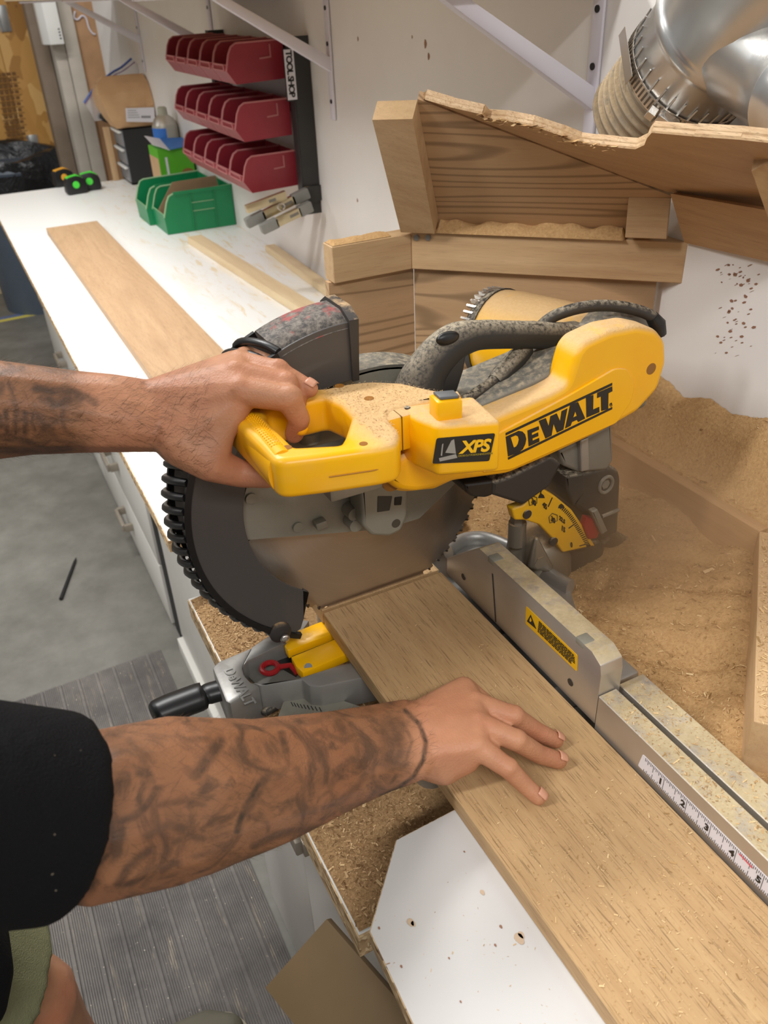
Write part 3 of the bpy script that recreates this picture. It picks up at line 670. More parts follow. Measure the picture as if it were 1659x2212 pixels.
# ================================================================ the saw
def fplate(name, outer, holes, o, xd, yd, depth, bev, mat, parent, res=2, smooth=40):
    """filled outline (points in world) in the plane o,xd,yd, given thickness along the plane normal away from o, rounded edges"""
    xd, yd = nrm(xd), nrm(yd); yd = nrm(yd-xd*(xd@yd)); zd = np.cross(xd, yd); o = np.array(o, float)
    cu = bpy.data.curves.new(name, 'CURVE'); cu.dimensions = '2D'; cu.fill_mode = 'BOTH'; cu.extrude = max(depth/2-bev, 0); cu.bevel_depth = bev; cu.bevel_resolution = res; cu.offset = -bev
    for lp in [outer]+list(holes):
        sp = cu.splines.new('POLY'); sp.points.add(len(lp)-1); sp.use_cyclic_u = True
        for i, p in enumerate(lp): d = np.array(p, float)-o; sp.points[i].co = (d@xd, d@yd, 0, 1)
    t = bpy.data.objects.new(name, cu); COL.objects.link(t); bpy.context.view_layer.update()
    me = bpy.data.meshes.new_from_object(t.evaluated_get(bpy.context.evaluated_depsgraph_get()))
    bpy.data.objects.remove(t); bpy.data.curves.remove(cu)
    c = o-zd*depth/2
    me.transform(Matrix(((xd[0], yd[0], zd[0], c[0]), (xd[1], yd[1], zd[1], c[1]), (xd[2], yd[2], zd[2], c[2]), (0, 0, 0, 1)))); me.materials.clear(); me.name = name
    return link(name, me, mat, parent, None, smooth)
def rpoly(pts, r, k=4):
    """round the corners of a closed polygon"""
    P = [np.array(p, float) for p in pts]; out = []; n = len(P); rs = r if hasattr(r, '__len__') else [r]*n
    for i in range(n):
        a, b, c = P[i-1], P[i], P[(i+1) % n]; rr = min(rs[i], .45*np.linalg.norm(a-b), .45*np.linalg.norm(c-b))
        p, q = b+nrm(a-b)*rr, b+nrm(c-b)*rr
        for j in range(k+1): t = j/k; out.append((1-t)**2*p+2*t*(1-t)*b+t*t*q)
    return out
X_, Y_, Z_ = V(1, 0, 0), V(0, 1, 0), V(0, 0, 1)
def faceY(name, pix, y, depth, bev, mat, parent, holes=(), r=0.0, res=2):
    """plate facing the -Y side: outline given by sight points on the plane y, body going back by depth"""
    f = lambda L: [ony(u, v, y) for u, v in L]
    out = rpoly(f(pix), r) if (hasattr(r, '__len__') or r > 0) else f(pix)
    return fplate(name, out, [rpoly(f(h), .002) for h in holes], (0, y, 0), X_, Z_, depth, bev, mat, parent, res) 
YEL = hexc(250, 186, 6)
def yellow(name, dust, x0=None, x1=None):
    t = NT(name); vec = t.coord(); c = YEL; n = t.noise(vec, 12, 3); c = t.mix(.05, YEL, t.ramp(n, [(.3, (0, 0, 0, 1)), (.7, (1, 1, 1, 1))]), 'OVERLAY')
    g = t.noise(vec, 26, 6, .72); f = t.ramp(g, [(.62-dust*.5, (0, 0, 0, 1)), (.84-dust*.45, (1, 1, 1, 1))]); f = t.math('MULTIPLY', f, t.up(.25, .85))
    if x0 is not None:                                        # wiped clean where the hand holds it
        x = t.new('ShaderNodeSeparateXYZ'); t.ln(vec, x.inputs[0]); r = t.new('ShaderNodeMapRange'); r.inputs[1].default_value = x0; r.inputs[2].default_value = x1; t.ln(t.math('ADD', x.outputs[0], t.math('MULTIPLY', g, .03)), r.inputs[0]); f = t.math('MULTIPLY', f, r.outputs[0])
    f = t.math('MAXIMUM', f, t.math('MULTIPLY', t.ramp(t.noise(vec, 9, 4, .7), [(.5, (0, 0, 0, 1)), (.8, (.22, .22, .22, 1))]), 1 if dust > .3 else .2))
    c = t.mix(f, c, t.mix(t.noise(vec, 240, 3, .7), hexc(206, 166, 112), hexc(228, 192, 140)))
    t.bump(t.math('MULTIPLY', f, t.noise(vec, 320, 3, .7)), .6, .0014)
    return t.out(c, t.math('ADD', t.math('MULTIPLY', f, .55), .3), 0, .45)
SO = V(.36, .722, ZP)
M['yel'] = yellow('yellow_plastic', .1); M['yeldust'] = yellow('yellow_plastic_dusty', .85); M['yeldeck'] = yellow('yellow_deck', 1.15, -.105, -.075)
M['castgrey'] = plain('grey_casting', hexc(128, 126, 118), .5, .3, .42, .08, .4, .9, dscale=130, dcol=GREYDUST)
M['castclean'] = plain('grey_casting_clean', hexc(150, 148, 136), .5, .3, 0, .08, bumpy=.15)
M['castalu'] = plain('cast_aluminium', hexc(164, 162, 158), .42, .6, 0, .1, bumpy=.2)
M['rubberd'] = plain('black_grip_dusty', hexc(42, 42, 42), .6, 0, .62, .05, .2, .95, dscale=300, dcol=GREYDUST)
M['blackd'] = plain('black_part_dusty', hexc(52, 48, 44), .6, 0, .45, .08, .3, .95, dscale=200, dcol=GREYDUST)
M['saw_black'] = plain('saw_black_plastic', hexc(24, 24, 25), .38, 0, 0, .03)
M['lettering'] = plain('black_lettering', hexc(34, 31, 26), .5, 0, 0, .03)
saw = thing('miter_saw', SO, 'yellow and black mitre saw with its blade down in the oak plank', 'saw')
# ---- base and table
fin('table', MB().box(.275, .50, .50, .60, ZT-.045, ZT-.0008, .002), M['castalu'], saw); fin('table', MB().box(.30, .50, .84, .955, ZT-.045, ZT-.0008, .002), M['castalu'], saw)
for (x, y) in ((.29, .52), (.47, .52), (.32, .93), (.47, .93)): fin('foot', MB().cyl((x, y, ZP+.0035), (x, y, ZT-.045), .018, .022, 16), M['castalu'], saw)
m = MB(); m.cyl((.385, .722, ZT-.03), (.385, .722, ZT-.0006), .125, n=64); fin('turntable', m, M['castalu'], saw)
zt = ZT-.001
def zp(L, z=zt): return [onz(u, v, z) for u, v in L]
m = MB(); m.prism(zp([(458, 1441), (472, 1428), (545, 1397), (523, 1440), (528, 1458), (542, 1473), (562, 1481), (497, 1520), (487, 1514)]), (0, 0, -.052), .003)
m.prism(zp([(545, 1397), (578, 1375), (632, 1338), (668, 1340), (640, 1382), (592, 1399), (535, 1427), (523, 1440)]), (0, 0, -.034), .002)
m.prism(zp([(542, 1473), (575, 1476), (648, 1463), (720, 1440), (800, 1420), (812, 1458), (692, 1483), (667, 1481), (652, 1468), (562, 1481)]), (0, 0, -.040), .002)
arm_ = fin('turntable_arm', m, M['castalu'], saw)
fin('arm_recess', MB().prism(zp([(515, 1440), (545, 1398), (660, 1350), (690, 1400), (665, 1470), (560, 1484)], zt-.022), (0, 0, -.004)), plain('recess_grey', hexc(120, 118, 112), .6, .3), arm_)
fin('arm_slot', MB().prism(zp([(590, 1400), (640, 1384), (650, 1440), (640, 1462), (602, 1440)], zt-.0212), (0, 0, -.001)), M['saw_black'], arm_, smooth=0)
text('lettering', 'DeWALT', onz(483, 1448, zt+.0004), (0.06, -1, 0), (1, .06, 0), .0165, plain('embossed_metal', hexc(136, 134, 130), .5, .5), arm_, .0004, .0006)
m = MB(); o = onz(583, 1443, zt-.006); m.tube([o+V(.009*math.cos(t), .009*math.sin(t), 0) for t in np.linspace(0, 6.283, 21)[:-1]], .0033, 8, closed=True); m.tube([o+V(.008, -.003, 0), o+V(.022, -.006, -.001), o+V(.026, -.018, -.006)], .0032, 8)
M['redpin'] = plain('red_plastic', hexc(150, 22, 28), .4); fin('red_pin', m, M['redpin'], saw)
# miter scale below the arm, with its window
z2 = ZT-.03
fin('scale_plate', MB().prism(zp([(596, 1560), (612, 1517), (640, 1501), (700, 1500), (790, 1530), (800, 1560)], z2), (0, 0, -.003)), M['castclean'], saw, smooth=0)
for i in range(9):
    a, b = onz(628+i*6+i*i*.2, 1517+i*1.4, z2+.0004), onz(633+i*6+i*i*.2, 1526+i*1.4, z2+.0004); fin('scale_mark', MB().obox(a, b-a, nrm((b-a)[[1, 0, 2]]*V(-1, 1, 0))*.0008, (0, 0, .0003)), M['saw_black'], saw, smooth=0)
text('numeral', '15', onz(666, 1514, z2+.0005), (.45, -.9, 0), (.9, .45, 0), .008, M['saw_black'], saw, .0003, .0002)
fin('lock_boss', MB().hull([(onz(552, 1522, ZT-.045), .010), (onz(606, 1498, ZT-.04), .006)], 2), M['castalu'], saw)
fin('lock_button', MB().hull([(onz(574, 1536, ZT-.04), .006), (onz(594, 1525, ZT-.04), .006)], 2), M['blackd'], saw)
# miter handle
zh = ZT-.022
hp_ = [onz(u, v, zh) for u, v in ((330, 1546), (350, 1536), (392, 1520), (430, 1506), (440, 1503), (458, 1496), (505, 1484))]
m = MB(); m.tube(spline(hp_, 5), [(r, r*.8) for r in np.interp(np.linspace(0, 1, 31), [0, .03, .1, .25, .5, .66, .70, .78, 1], [.008, .0130, .0165, .0178, .0178, .0168, .0120, .0135, .0135])], 20); fin('miter_handle', m, M['saw_black'], saw, smooth=60)
# kerf plates
zk = ZT-.0004
def kerf(L): return MB().prism([onz(u, v, zk) for u, v in L], (0, 0, -.012), .0012)
k1 = kerf([(614, 1395), (622, 1406), (705, 1374), (800, 1330), (790, 1305), (679, 1348), (636, 1365)]); fin('kerf_plate', k1, M['yel'], saw)
k2 = kerf([(628.5, 1419), (640, 1440), (654, 1453), (729.5, 1421), (830, 1380), (815, 1340), (707.5, 1387)]); kp = fin('kerf_plate', k2, M['yel'], saw)
fin('screw_hole', MB().cyl(onz(666, 1441, zk), onz(666, 1441, zk+.0005), .0045, n=14), M['saw_black'], kp)
p = onz(628, 1412, zk-.006); fin('kerf_gap', MB().prism(zp([(628, 1410), (705, 1378), (800, 1335), (804, 1345), (708, 1388), (632, 1420)], zk-.010), (0, 0, -.001)), M['darkgap'], saw, smooth=0)
# ---- fence
fy = [(.431, .9515), (.705, .9515), (.705, .976), (.634, 1.033), (.44, 1.033), (.4265, 1.026), (.424, 1.015), (.424, .9515)]
def fence(fy, nm):
    m = MB(); m.prism([(.4205, y, z) for y, z in fy], (.0265, 0, 0), .0012); return fin(nm, m, M['aludust'], saw)
fe = fence(fy[1:], 'fence')
fence([(1.447-y if y > .5 else .978, z) for y, z in fy[1:]][::-1], 'fence')
fin('fence_foot', MB().box(.4475, .50, .45, .66, ZT-.001, .962, .004), M['castalu'], saw); fin('fence_foot', MB().box(.4475, .50, .79, .97, ZT-.001, .962, .004), M['castalu'], saw)
for (u, v) in ((1001, 1246), (1232, 1474)): p = onx(u, v, .4203); fin('fence_hole', MB().cyl(p-V(.0003, 0, 0), p+V(.001, 0, 0), .0042, n=14), M['blackd'], fe)
p = onx(1065, 1240, .4203); q = onx(1072, 1345, .4203); fin('fence_groove', MB().obox(p-V(.0002, 0, 0), q-p, V(0, .0022, 0), V(.0006, 0, 0)), M['blackd'], fe, smooth=0)
for (u, v) in ((1066, 1205), (1256, 1382)): p = onz(u, v, 1.0335); fin('notch', MB().box(.4202, .434, p[1]-.007, p[1]+.007, 1.0255, 1.0338, .002), M['castclean'], fe)
lf = lambda u, v, d=.0004: onx(u, v, .4204-d)
lab = fin('warning_label', MB().prism(rpoly([lf(1136, 1309), lf(1247, 1416), lf(1246, 1451), lf(1135, 1347)], .002), (.0004, 0, 0)), plain('label_yellow', hexc(232, 178, 10), .4), fe, smooth=0)
fin('triangle', MB().prism([lf(1146, 1328, .0009), lf(1138, 1342, .0009), lf(1158, 1359, .0009)], (.0003, 0, 0)), M['lettering'], fe, smooth=0)
fin('mark', MB().prism([lf(1145.5, 1334, .0013), lf(1143.5, 1341, .0013), lf(1146, 1344, .0013), lf(1148, 1341, .0013)], (.0003, 0, 0)), lab.data.materials[0], fe, smooth=0)
TLp, TRp, BRp, BLp = V(1164, 1341), V(1242, 1417), V(1243, 1444), V(1161, 1365)
for k in range(7):
    s0 = k/7+.03; a, b = TLp+(BLp-TLp)*s0, TRp+(BRp-TRp)*s0; x = 0.0
    m = MB(); n = 0
    while x < (.97 if k < 5 else .9):
        w = RNG.uniform(.03, .12); e = min(x+w, .98)
        m.prism([lf(*(a+(b-a)*x), .0009), lf(*(a+(b-a)*e), .0009), lf(*(a+(b-a)*e+(BRp-TRp)*.085), .0009), lf(*(a+(b-a)*x+(BLp-TLp)*.085), .0009)], (.0003, 0, 0)); x = e+.018
    o_ = fin('print_line', m, M['lettering'], fe, smooth=0); o_['kind'] = 'stuff'
# ---- blade
BC = V(.329, .722, 1.083); BR = .150
t = NT('blade_steel'); vec = t.coord(); tg = t.new('ShaderNodeTangent', direction_type='RADIAL', axis='Y'); t.ln(tg.outputs[0], t.b.inputs['Tangent']); t.b.inputs['Anisotropic'].default_value = .88
x = t.new('ShaderNodeVectorMath', operation='LENGTH'); mp = t.new('ShaderNodeMapping'); mp.inputs['Scale'].default_value = (1, 0, 1); t.ln(vec, mp.inputs[0]); t.ln(mp.outputs[0], x.inputs[0])
rg = t.math('SINE', t.math('MULTIPLY', x.outputs['Value'], 620)); cb_ = t.mix(t.math('MULTIPLY', t.ramp(rg, [(.9, (0, 0, 0, 1)), (1, (1, 1, 1, 1))]), .12), hexc(200, 190, 178), hexc(222, 214, 204))
M['blade'] = t.out(cb_, .28, .92)
M['carbide'] = plain('carbide', hexc(92, 84, 76), .4, .7)
out = []; N = 60
for i in range(N):
    a = 2*math.pi*i/N; w = 2*math.pi/N
    for da, r in ((0, .1470), (.12*w, .1495), (.50*w, .1495), (.56*w, .1455), (.72*w, .1450), (.86*w, .1462)): out.append(BC+V((r)*math.cos(a+da), 0, r*math.sin(a+da)))
m = MB(); m.prism([p+V(0, -.0012, 0) for p in out], (0, .0024, 0)); bl_ = bpy.data.meshes.new('blade'); m.bm.to_mesh(bl_); m.bm.free()
bl_.transform(Matrix.Translation(Vector(-BC))); bo = bpy.data.objects.new('blade', bl_); COL.objects.link(bo); bl_.materials.append(M['blade']); bo.parent = saw; bo.location = Vector(BC-SO); bo['_o'] = [float(q) for q in BC]
m = MB()
for i in range(N):
    a = 2*math.pi*i/N; w = 2*math.pi/N; r0 = BC+V(.1460*math.cos(a), 0, .1460*math.sin(a)); r1 = BC+V(.1505*math.cos(a+.06*w), 0, .1505*math.sin(a+.06*w)); tn = V(-math.sin(a), 0, math.cos(a))
    m.obox(r0-Y_*.0018, r1-r0, tn*.0022, Y_*.0036)
o_ = fin('blade_tooth', m, M['carbide'], bo, smooth=0); o_.name = 'carbide_teeth'; o_['kind'] = 'stuff'
# ---- upper cast guard
def arc(c, r, a0, a1, n, y): return [V(c[0]+r*math.cos(math.radians(a0+(a1-a0)*i/n)), y, c[-1]+r*math.sin(math.radians(a0+(a1-a0)*i/n))) for i in range(n+1)]
lowl = [ony(u, v, .703) for u, v in ((905, 1118), (830, 1141), (757, 1146.5), (541, 1163.5), (470, 1169))]
gp = arc(BC, .158, 186, 12, 34, .703)
M['castplate'] = plain('grey_guard_plate', hexc(152, 149, 136), .5, .2, 0, .1, bumpy=.3)
ug = fplate('upper_guard', gp+lowl, [], (0, .7025, 0), X_, Z_, .005, .001, M['castplate'], saw)
m = MB(); P = arc(BC, .159, 186, 12, 40, .7225)
m.tube(P, (.0), 4, sec=[(-1, -1), (1, -1), (1, 1), (-1, 1)]) if 0 else None
vs = []; 
for p in P:
    d = nrm(p-V(BC[0], .7225, BC[2])); vs += [p-d*.002-Y_*.020, p+d*.003-Y_*.020, p+d*.003+Y_*.0195, p-d*.002+Y_*.0195]
m.faces(vs, [(i*4+j, (i+1)*4+j, (i+1)*4+(j+1) % 4, i*4+(j+1) % 4) for i in range(len(P)-1) for j in range(4)]); fin('guard_rim', m, M['castgrey'], saw, smooth=50)
far_ = [V(p[0], .739, p[2]) for p in gp+lowl]; fin('upper_guard_back', MB().prism(far_, (0, .004, 0)), M['castplate'], saw)
# gear boss
gb = faceY('gear_housing', [(778, 1040), (884, 1045), (881, 1115), (868, 1147), (842, 1160), (803, 1158), (784, 1138)], .668, .032, .004, M['castclean'], saw, r=.004)
faceY('pocket', [(816, 1072), (848, 1072), (842, 1103), (815, 1107)], .6675, .002, .0005, plain('pocket_dark', hexc(72, 70, 64), .6, .2), gb, r=.001)
faceY('square_socket', [(853, 1075), (869, 1073), (867, 1091), (852, 1092)], .6672, .002, .0004, M['saw_black'], gb, r=.0008)
p = ony(856, 1131, .6675); fin('plug', MB().cyl(p, p+Y_*.003, .0052, n=18), plain('plug_grey', hexc(84, 78, 68), .6, .3), gb)
for (u, v, r) in ((767, 1112, .0085), (783, 1113, .006), (770, 1136, .0085)): p = ony(u, v, .686); fin('bolt', MB().cyl(p, p+Y_*.016, r*.9, r, 20), M['castclean'], ug)
fin('stop_block', MB().obox(ony(686, 1147, .692), V(.0125, 0, .001), V(-.001, 0, .0085), (0, .01, 0), .001), M['castclean'], ug)
for (u, v) in ((645, 1140), (543, 1078)): p = ony(u, v, .6998); fin('bolt', MB().cyl(p, p+Y_*.002, .0058, n=20), M['castplate'], ug)
# ---- smoke guard with ribbed rim
GC = V(.303, .72, 1.115)
t = NT('smoke_plastic'); t.out(hexc(86, 82, 80), .34, 0, .5); tr = t.new('ShaderNodeBsdfTransparent'); tr.inputs[0].default_value = (.72, .68, .64, 1); mx = t.new('ShaderNodeMixShader'); mx.inputs[0].default_value = .86
t.ln(tr.outputs[0], mx.inputs[1]); t.ln(t.b.outputs[0], mx.inputs[2]); t.ln(mx.outputs[0], t.n['Material Output'].inputs['Surface']); M['smoke'] = t.m
M['smokesolid'] = plain('smoke_plastic_dusty', hexc(56, 52, 50), .45, 0, .45, .08, .3, .9)
A0, A1 = 88, 243
endp = [ony(u, v, .690) for u, v in ((632, 1372), (650, 1358), (657, 1335), (656, 1274))]
near = arc(GC, .186, A0, A1, 60, .690)+endp+arc(GC, .1275, 236, A0, 50, .690)
sg = fplate('blade_guard', near, [], (0, .6900, 0), X_, Z_, .0025, .0006, M['smoke'], saw)
fin('guard_side', MB().prism([V(p[0], .7505, p[2]) for p in near], (0, .0025, 0)), M['smoke'], sg, smooth=0)
def band(nm, a0, a1, prof, mat, par, n=20):
    m = MB(); vs = []
    for i in range(n+1):
        a = math.radians(a0+(a1-a0)*i/n)
        for r, y in prof: vs.append(V(GC[0]+r*math.cos(a), y, GC[2]+r*math.sin(a)))
    k = len(prof); m.faces(vs, [(i*k+j, (i+1)*k+j, (i+1)*k+(j+1) % k, i*k+(j+1) % k) for i in range(n) for j in range(k)]+[tuple(range(k)), tuple(range(n*k, n*k+k))]); bmesh.ops.recalc_face_normals(m.bm, faces=m.bm.faces[:]); return fin(nm, m, mat, par, smooth=30)
t = NT('guard_top_dusty'); vec = t.coord(); f = t.math('MULTIPLY', t.ramp(t.noise(vec, 160, 5, .75), [(.40, (0, 0, 0, 1)), (.66, (1, 1, 1, 1))]), .75); c = t.mix(f, hexc(62, 58, 56), hexc(150, 140, 128)); rr = t.ramp(t.noise(vec, 42, 3, .6), [(.57, (0, 0, 0, 1)), (.66, (.75, .75, .75, 1))]); c = t.mix(rr, c, hexc(160, 62, 60)); M['guardtop'] = t.out(c, .7)
band('guard_band', A0+1, 113, [(.180, .6895), (.187, .694), (.194, .707), (.194, .738), (.187, .751), (.180, .7525)], M['guardtop'], sg)
band('guard_end_lip', A0-1, A0+2, [(.1275, .686), (.189, .686), (.1975, .704), (.1975, .741), (.189, .755), (.1275, .755), (.1275, .753), (.186, .753), (.1925, .74), (.1925, .705), (.186, .689), (.1275, .689)], M['smokesolid'], sg, 3)
band('guard_edge', 113, A1, [(.181, .6872), (.1875, .6872), (.1875, .6925), (.181, .6925)], M['saw_black'], sg, 60)
band('guard_edge', 113, A1, [(.181, .7495), (.1875, .7495), (.1875, .7545), (.181, .7545)], M['saw_black'], sg, 60)
for k in range(27):
    a = 116+k*4.75; pts = []
    for s in np.linspace(0, 1, 9):
        an = math.radians(a+7.0*(s-.5)); r = .1865+.0085*math.sin(math.pi*min(1, s*1.0))**.7; pts.append(V(GC[0]+r*math.cos(an), .690+.063*s, GC[2]+r*math.sin(an)))
    m = MB(); m.tube(pts, [(.0046, .0038)]*9, 8); fin('rib', m, M['saw_black'], sg, smooth=60)
rc = ony(608, 1370, .684)
fin('roller', MB().tube([rc, rc+Y_*.002, rc+Y_*.016, rc+Y_*.06, rc+Y_*.076, rc+Y_*.078], [.009, .0125, .0128, .0128, .0125, .009], 28), M['smokesolid'], sg)
pc2 = ony(616, 1380, .682); fin('roller_pin', MB().ball(pc2, .0058, 3, (1, .55, 1)), M['steel'], sg)
# ---- yellow handle and deck
ZH = 1.25
o1 = lambda u, v: onz(u, v, ZH-.018)
nl = o1(600, 1040); gl = o1(505, 928); hn = onz(637, 963, ZH); hf = onz(700, 857, ZH)
xl = gl[0]; yfar = .690
outer = [nl, o1(700, 1028), o1(822, 1010), V(.273, .5365, 0), V(.287, .556, 0), V(.289, .582, 0), V(.299, .594, 0), V(.325, .594, 0), V(.370, .592, 0), onz(930, 838, ZH), onz(868, 824, ZH), onz(800, 821, ZH), onz(752, 826, ZH), onz(700, 837, ZH), V(.24, yfar, ZH), V(xl+.012, yfar, ZH), V(xl-.002, yfar-.014, ZH), V(xl-.004, gl[1], ZH)]
hole = [hn, onz(734, 958, ZH), onz(745, 940, ZH), onz(759, 897, ZH), onz(735, 872, ZH), hf, V(hn[0]+.004, hf[1]+.002, ZH), V(hn[0]-.002, hf[1]-.012, ZH)]
outer = [V(p[0], p[1], ZH) for p in outer]; hole = [V(p[0], p[1], ZH) for p in hole]
dh = fplate('operating_handle', rpoly(outer, [.010]+[.006]*2+[.012, .012, .010, .010]+[.002]*2+[.004]*2+[.006]*3+[.012]*4), [rpoly(hole, .004)], (0, 0, ZH), X_, Y_, .037, .0065, M['yeldeck'], saw, 3)
gx = (xl+hn[0])/2-.001; m = MB()
yy = np.linspace(nl[1]+.012, yfar-.006, 14); m.tube([V(gx, y, ZH-.0185) for y in yy], [((hn[0]-xl)/2+.0015, .0205)]*14, 28); fin('grip', m, M['yel'], dh, smooth=60)
M['dots'] = M['yel']
m = MB()
for i in range(6):
    for j in range(16):
        a = math.radians(62+i*9); y = .585+j*.0042; r = (hn[0]-xl)/2+.0015; m.ball(V(gx+r*math.cos(a), y, ZH-.0185+.0205*math.sin(a)), .0009, 1)
stuff(fin('grip_dots', m, M['yel'], dh))
fin('trigger', MB().hull([(onz(650, 925, ZH-.014), .007), (onz(640, 905, ZH-.016), .008)], 2), M['yel'], dh)
m = MB(); m.tube([V(p[0], p[1], ZH-.0195) for p in rpoly([nl+V(-.0002, -.0003, 0), o1(700, 1028.5), o1(822, 1010.5), o1(852.5, 984), o1(858.5, 934)], .008)[8:-6]], .0007, 5); fin('seam', m, plain('seam_dark', hexc(168, 112, 8), .6), dh)
for (u, v, r) in ((620, 966, .0040), (785, 958, .0036), (797, 860, .0046), (880, 879, .0026), (733, 833, .0046)): p = onz(u, v, ZH+.0003); fin('screw_recess', MB().cyl(p-Z_*.004, p, r, n=16), plain('recess_orange', hexc(150, 96, 20), .8) if r > .003 else M['rubberd'], dh)
# body below the deck, towards the arm
M['yelside'] = yellow('yellow_plastic_side', .3)
p = onz(858, 985, ZH-.037); fin('hinge_post', MB().cyl(p-Z_*.02+Y_*.012, p+Y_*.012+Z_*.004, .0085, .0085, 20), M['yeldust'], dh)
p = onz(840, 905, ZH); fin('body_web', MB().box(.284, .316, .5815, .60, ZH-.036, ZH-.0012, .003), M['yeldeck'], dh); fin('body_split', MB().box(.3005, .3013, .5808, .60, ZH-.035, ZH-.001), plain('split_dark', hexc(120, 80, 8), .7), dh, smooth=0)
faceY('lower_cover', [(853, 985), (905, 980), (990, 1005), (1000, 1030), (940, 1058), (885, 1064), (862, 1063), (808, 1040)], .600, .045, .004, M['yelside'], dh, r=.003)
p = ony(848, 1040, .5995); fin('cover_recess', MB().cyl(p-Y_*.0003, p+Y_*.012, .0105, n=20), plain('recess_brown', hexc(140, 92, 14), .7), dh)
def pdk():
    while 1:
        x, y = RNG.uniform(.235, .375), RNG.uniform(.545, .682)
        def inside(L): return sum(((L[i][1] > y) != (L[i-1][1] > y)) and (x < (L[i-1][0]-L[i][0])*(y-L[i][1])/(L[i-1][1]-L[i][1])+L[i][0]) for i in range(len(L))) % 2
        if inside([(p[0]*.975+.27*.025, p[1]*.955+.62*.045) for p in outer]) and not inside([(p[0]*1.06-.235*.06, p[1]*1.06-.61*.06) for p in hole]) and x > .262: return (x, y, ZH+.0005)
flakes('dust_grains', 2600, pdk, .0004, M['flake'], dh, 'pale dust grains', curl=.4)
# ---- light unit box with label
fA, fB, fC, fD = V(.3085, .575, 0), V(.3175, .5480, 0), V(.3695, .5276, 0), V(.3770, .585, 0)
xb = fin('light_unit', MB().prism([V(p[0], p[1], ZH-.051) for p in (V(.3085, .60, 0), fA, fB, fC, fD)], (0, 0, .0505), .005, 3), M['yeldust'], saw)
nl_ = nrm(V(fC[1]-fB[1], -(fC[0]-fB[0]), 0)); nl_ = nl_ if nl_[1] < 0 else -nl_; tl_ = nrm(fC-fB)
lp = lambda u, v, d=.0006: onp(u, v, fB+nl_*d, nl_)
fin('label', MB().prism(rpoly([lp(943, 947), lp(1070, 936), lp(1057, 996), lp(934, 1002)], .002), -nl_*.0004), M['lettering'], xb, smooth=0)
a = lp(994, 979, .0009); text('lettering', 'XPS', a, tl_, Z_, .0165, plain('label_yellow_print', hexc(246, 190, 20), .4), xb, .0006, .0001, shear=.22, spacing=.86)
a = lp(989, 987, .0009); text('lettering', 'CROSS CUT POSITIONING SYSTEM', a, tl_, Z_, .0024, plain('label_dim_print', hexc(150, 130, 40), .5), xb, .00005, .0001, spacing=.80)
m = MB()
for L in ([(962, 978), (975, 952), (981, 949), (985, 980)], [(948, 990), (985, 981), (988, 989), (950, 997)], [(955, 960), (958, 958), (955, 985), (952, 984)]): m.prism([lp(u, v, .0009) for u, v in L], -nl_*.0002)
fin('printed_saw_sketch', m, plain('label_grey_print', hexc(150, 146, 138), .6), xb, smooth=0)
bt = [onz(u, v, ZH+.017) for u, v in ((925, 851), (983, 846), (1001, 863), (945, 870))]
bn = fin('light_switch', MB().prism(bt, (0, 0, -.020), .0025), M['yel'], xb)
fin('switch_pad', MB().prism([onz(u, v, ZH+.0172) for u, v in ((935, 852), (980, 848.5), (993, 861), (950, 865))], (0, 0, .003), .001), plain('switch_grey', hexc(96, 98, 100), .5), bn)
# ---- belt cover
yb_ = .590
bcov = faceY('belt_cover', [(820, 1032), (862, 1062), (897, 1066), (940, 1058), (981, 1042), (1098, 1026.5), (1183, 990), (1310, 931), (1379, 891), (1424, 841), (1442, 783), (1440, 738), (1421, 713), (1379, 704), (1321, 715), (1265, 741), (1247, 764), (1236, 801), (1226, 832), (1193, 851), (1077, 899), (990, 935), (870, 985)], yb_, .032, .007, M['yeldust'], saw, r=.006, res=3)
faceY('cover_end', [(1310, 931), (1379, 891), (1424, 841), (1442, 783), (1440, 738), (1421, 713), (1379, 704), (1321, 715), (1265, 741), (1247, 764), (1236, 801), (1228, 836), (1240, 900)], yb_+.0005, .036, .007, M['yeldust'], bcov, r=.006, res=3)
faceY('raised_panel', [(1074, 938), (1225, 857), (1330, 796), (1356, 797), (1372, 826), (1366, 864), (1333, 914), (1104, 1015), (1040, 1022), (1076, 1000)], yb_-.0022, .003, .0011, M['yelside'], bcov, r=.005)
p = ony(1407, 797, yb_-.0003); fin('cover_hole', MB().cyl(p, p+Y_*.01, .0062, n=20), plain('hole_brown', hexc(150, 104, 48), .8), bcov)
lt = lambda L: [ony(1060+x*.18083, 800+y*.18083, yb_-.0026) for x, y in L]
letters = {'D': ([(180, 795), (285, 748), (335, 724), (380, 732), (412, 765), (426, 820), (415, 880), (385, 942), (335, 982), (208, 1030)], [[(240, 802), (298, 776), (328, 790), (338, 830), (326, 880), (305, 912), (278, 924)]]),
 'e': ([(440, 720), (575, 668), (579, 708), (492, 748), (494, 776), (568, 742), (571, 784), (500, 814), (503, 842), (580, 808), (583, 852), (455, 910)], []),
 'W': ([(575, 605), (660, 572), (694, 668), (715, 550), (790, 515), (830, 608), (848, 490), (918, 455), (870, 708), (792, 745), (752, 640), (728, 780), (655, 815)], []),
 'A': ([(950, 415), (1045, 380), (1130, 575), (1046, 618), (1030, 592), (972, 618), (956, 662), (890, 695)], [[(1012, 490), (1030, 545), (986, 565)]]),
 'L': ([(1140, 325), (1228, 295), (1225, 470), (1298, 437), (1300, 500), (1145, 565)], []),
 'T': ([(1275, 270), (1453, 192), (1455, 250), (1408, 274), (1405, 462), (1322, 486), (1318, 312), (1272, 332)], [])}
for k, (o_, h_) in letters.items(): fplate('letter', lt(o_), [lt(q) for q in h_], (0, yb_-.0026, 0), X_, Z_, .0005, 0, M['lettering'], bcov, smooth=0)
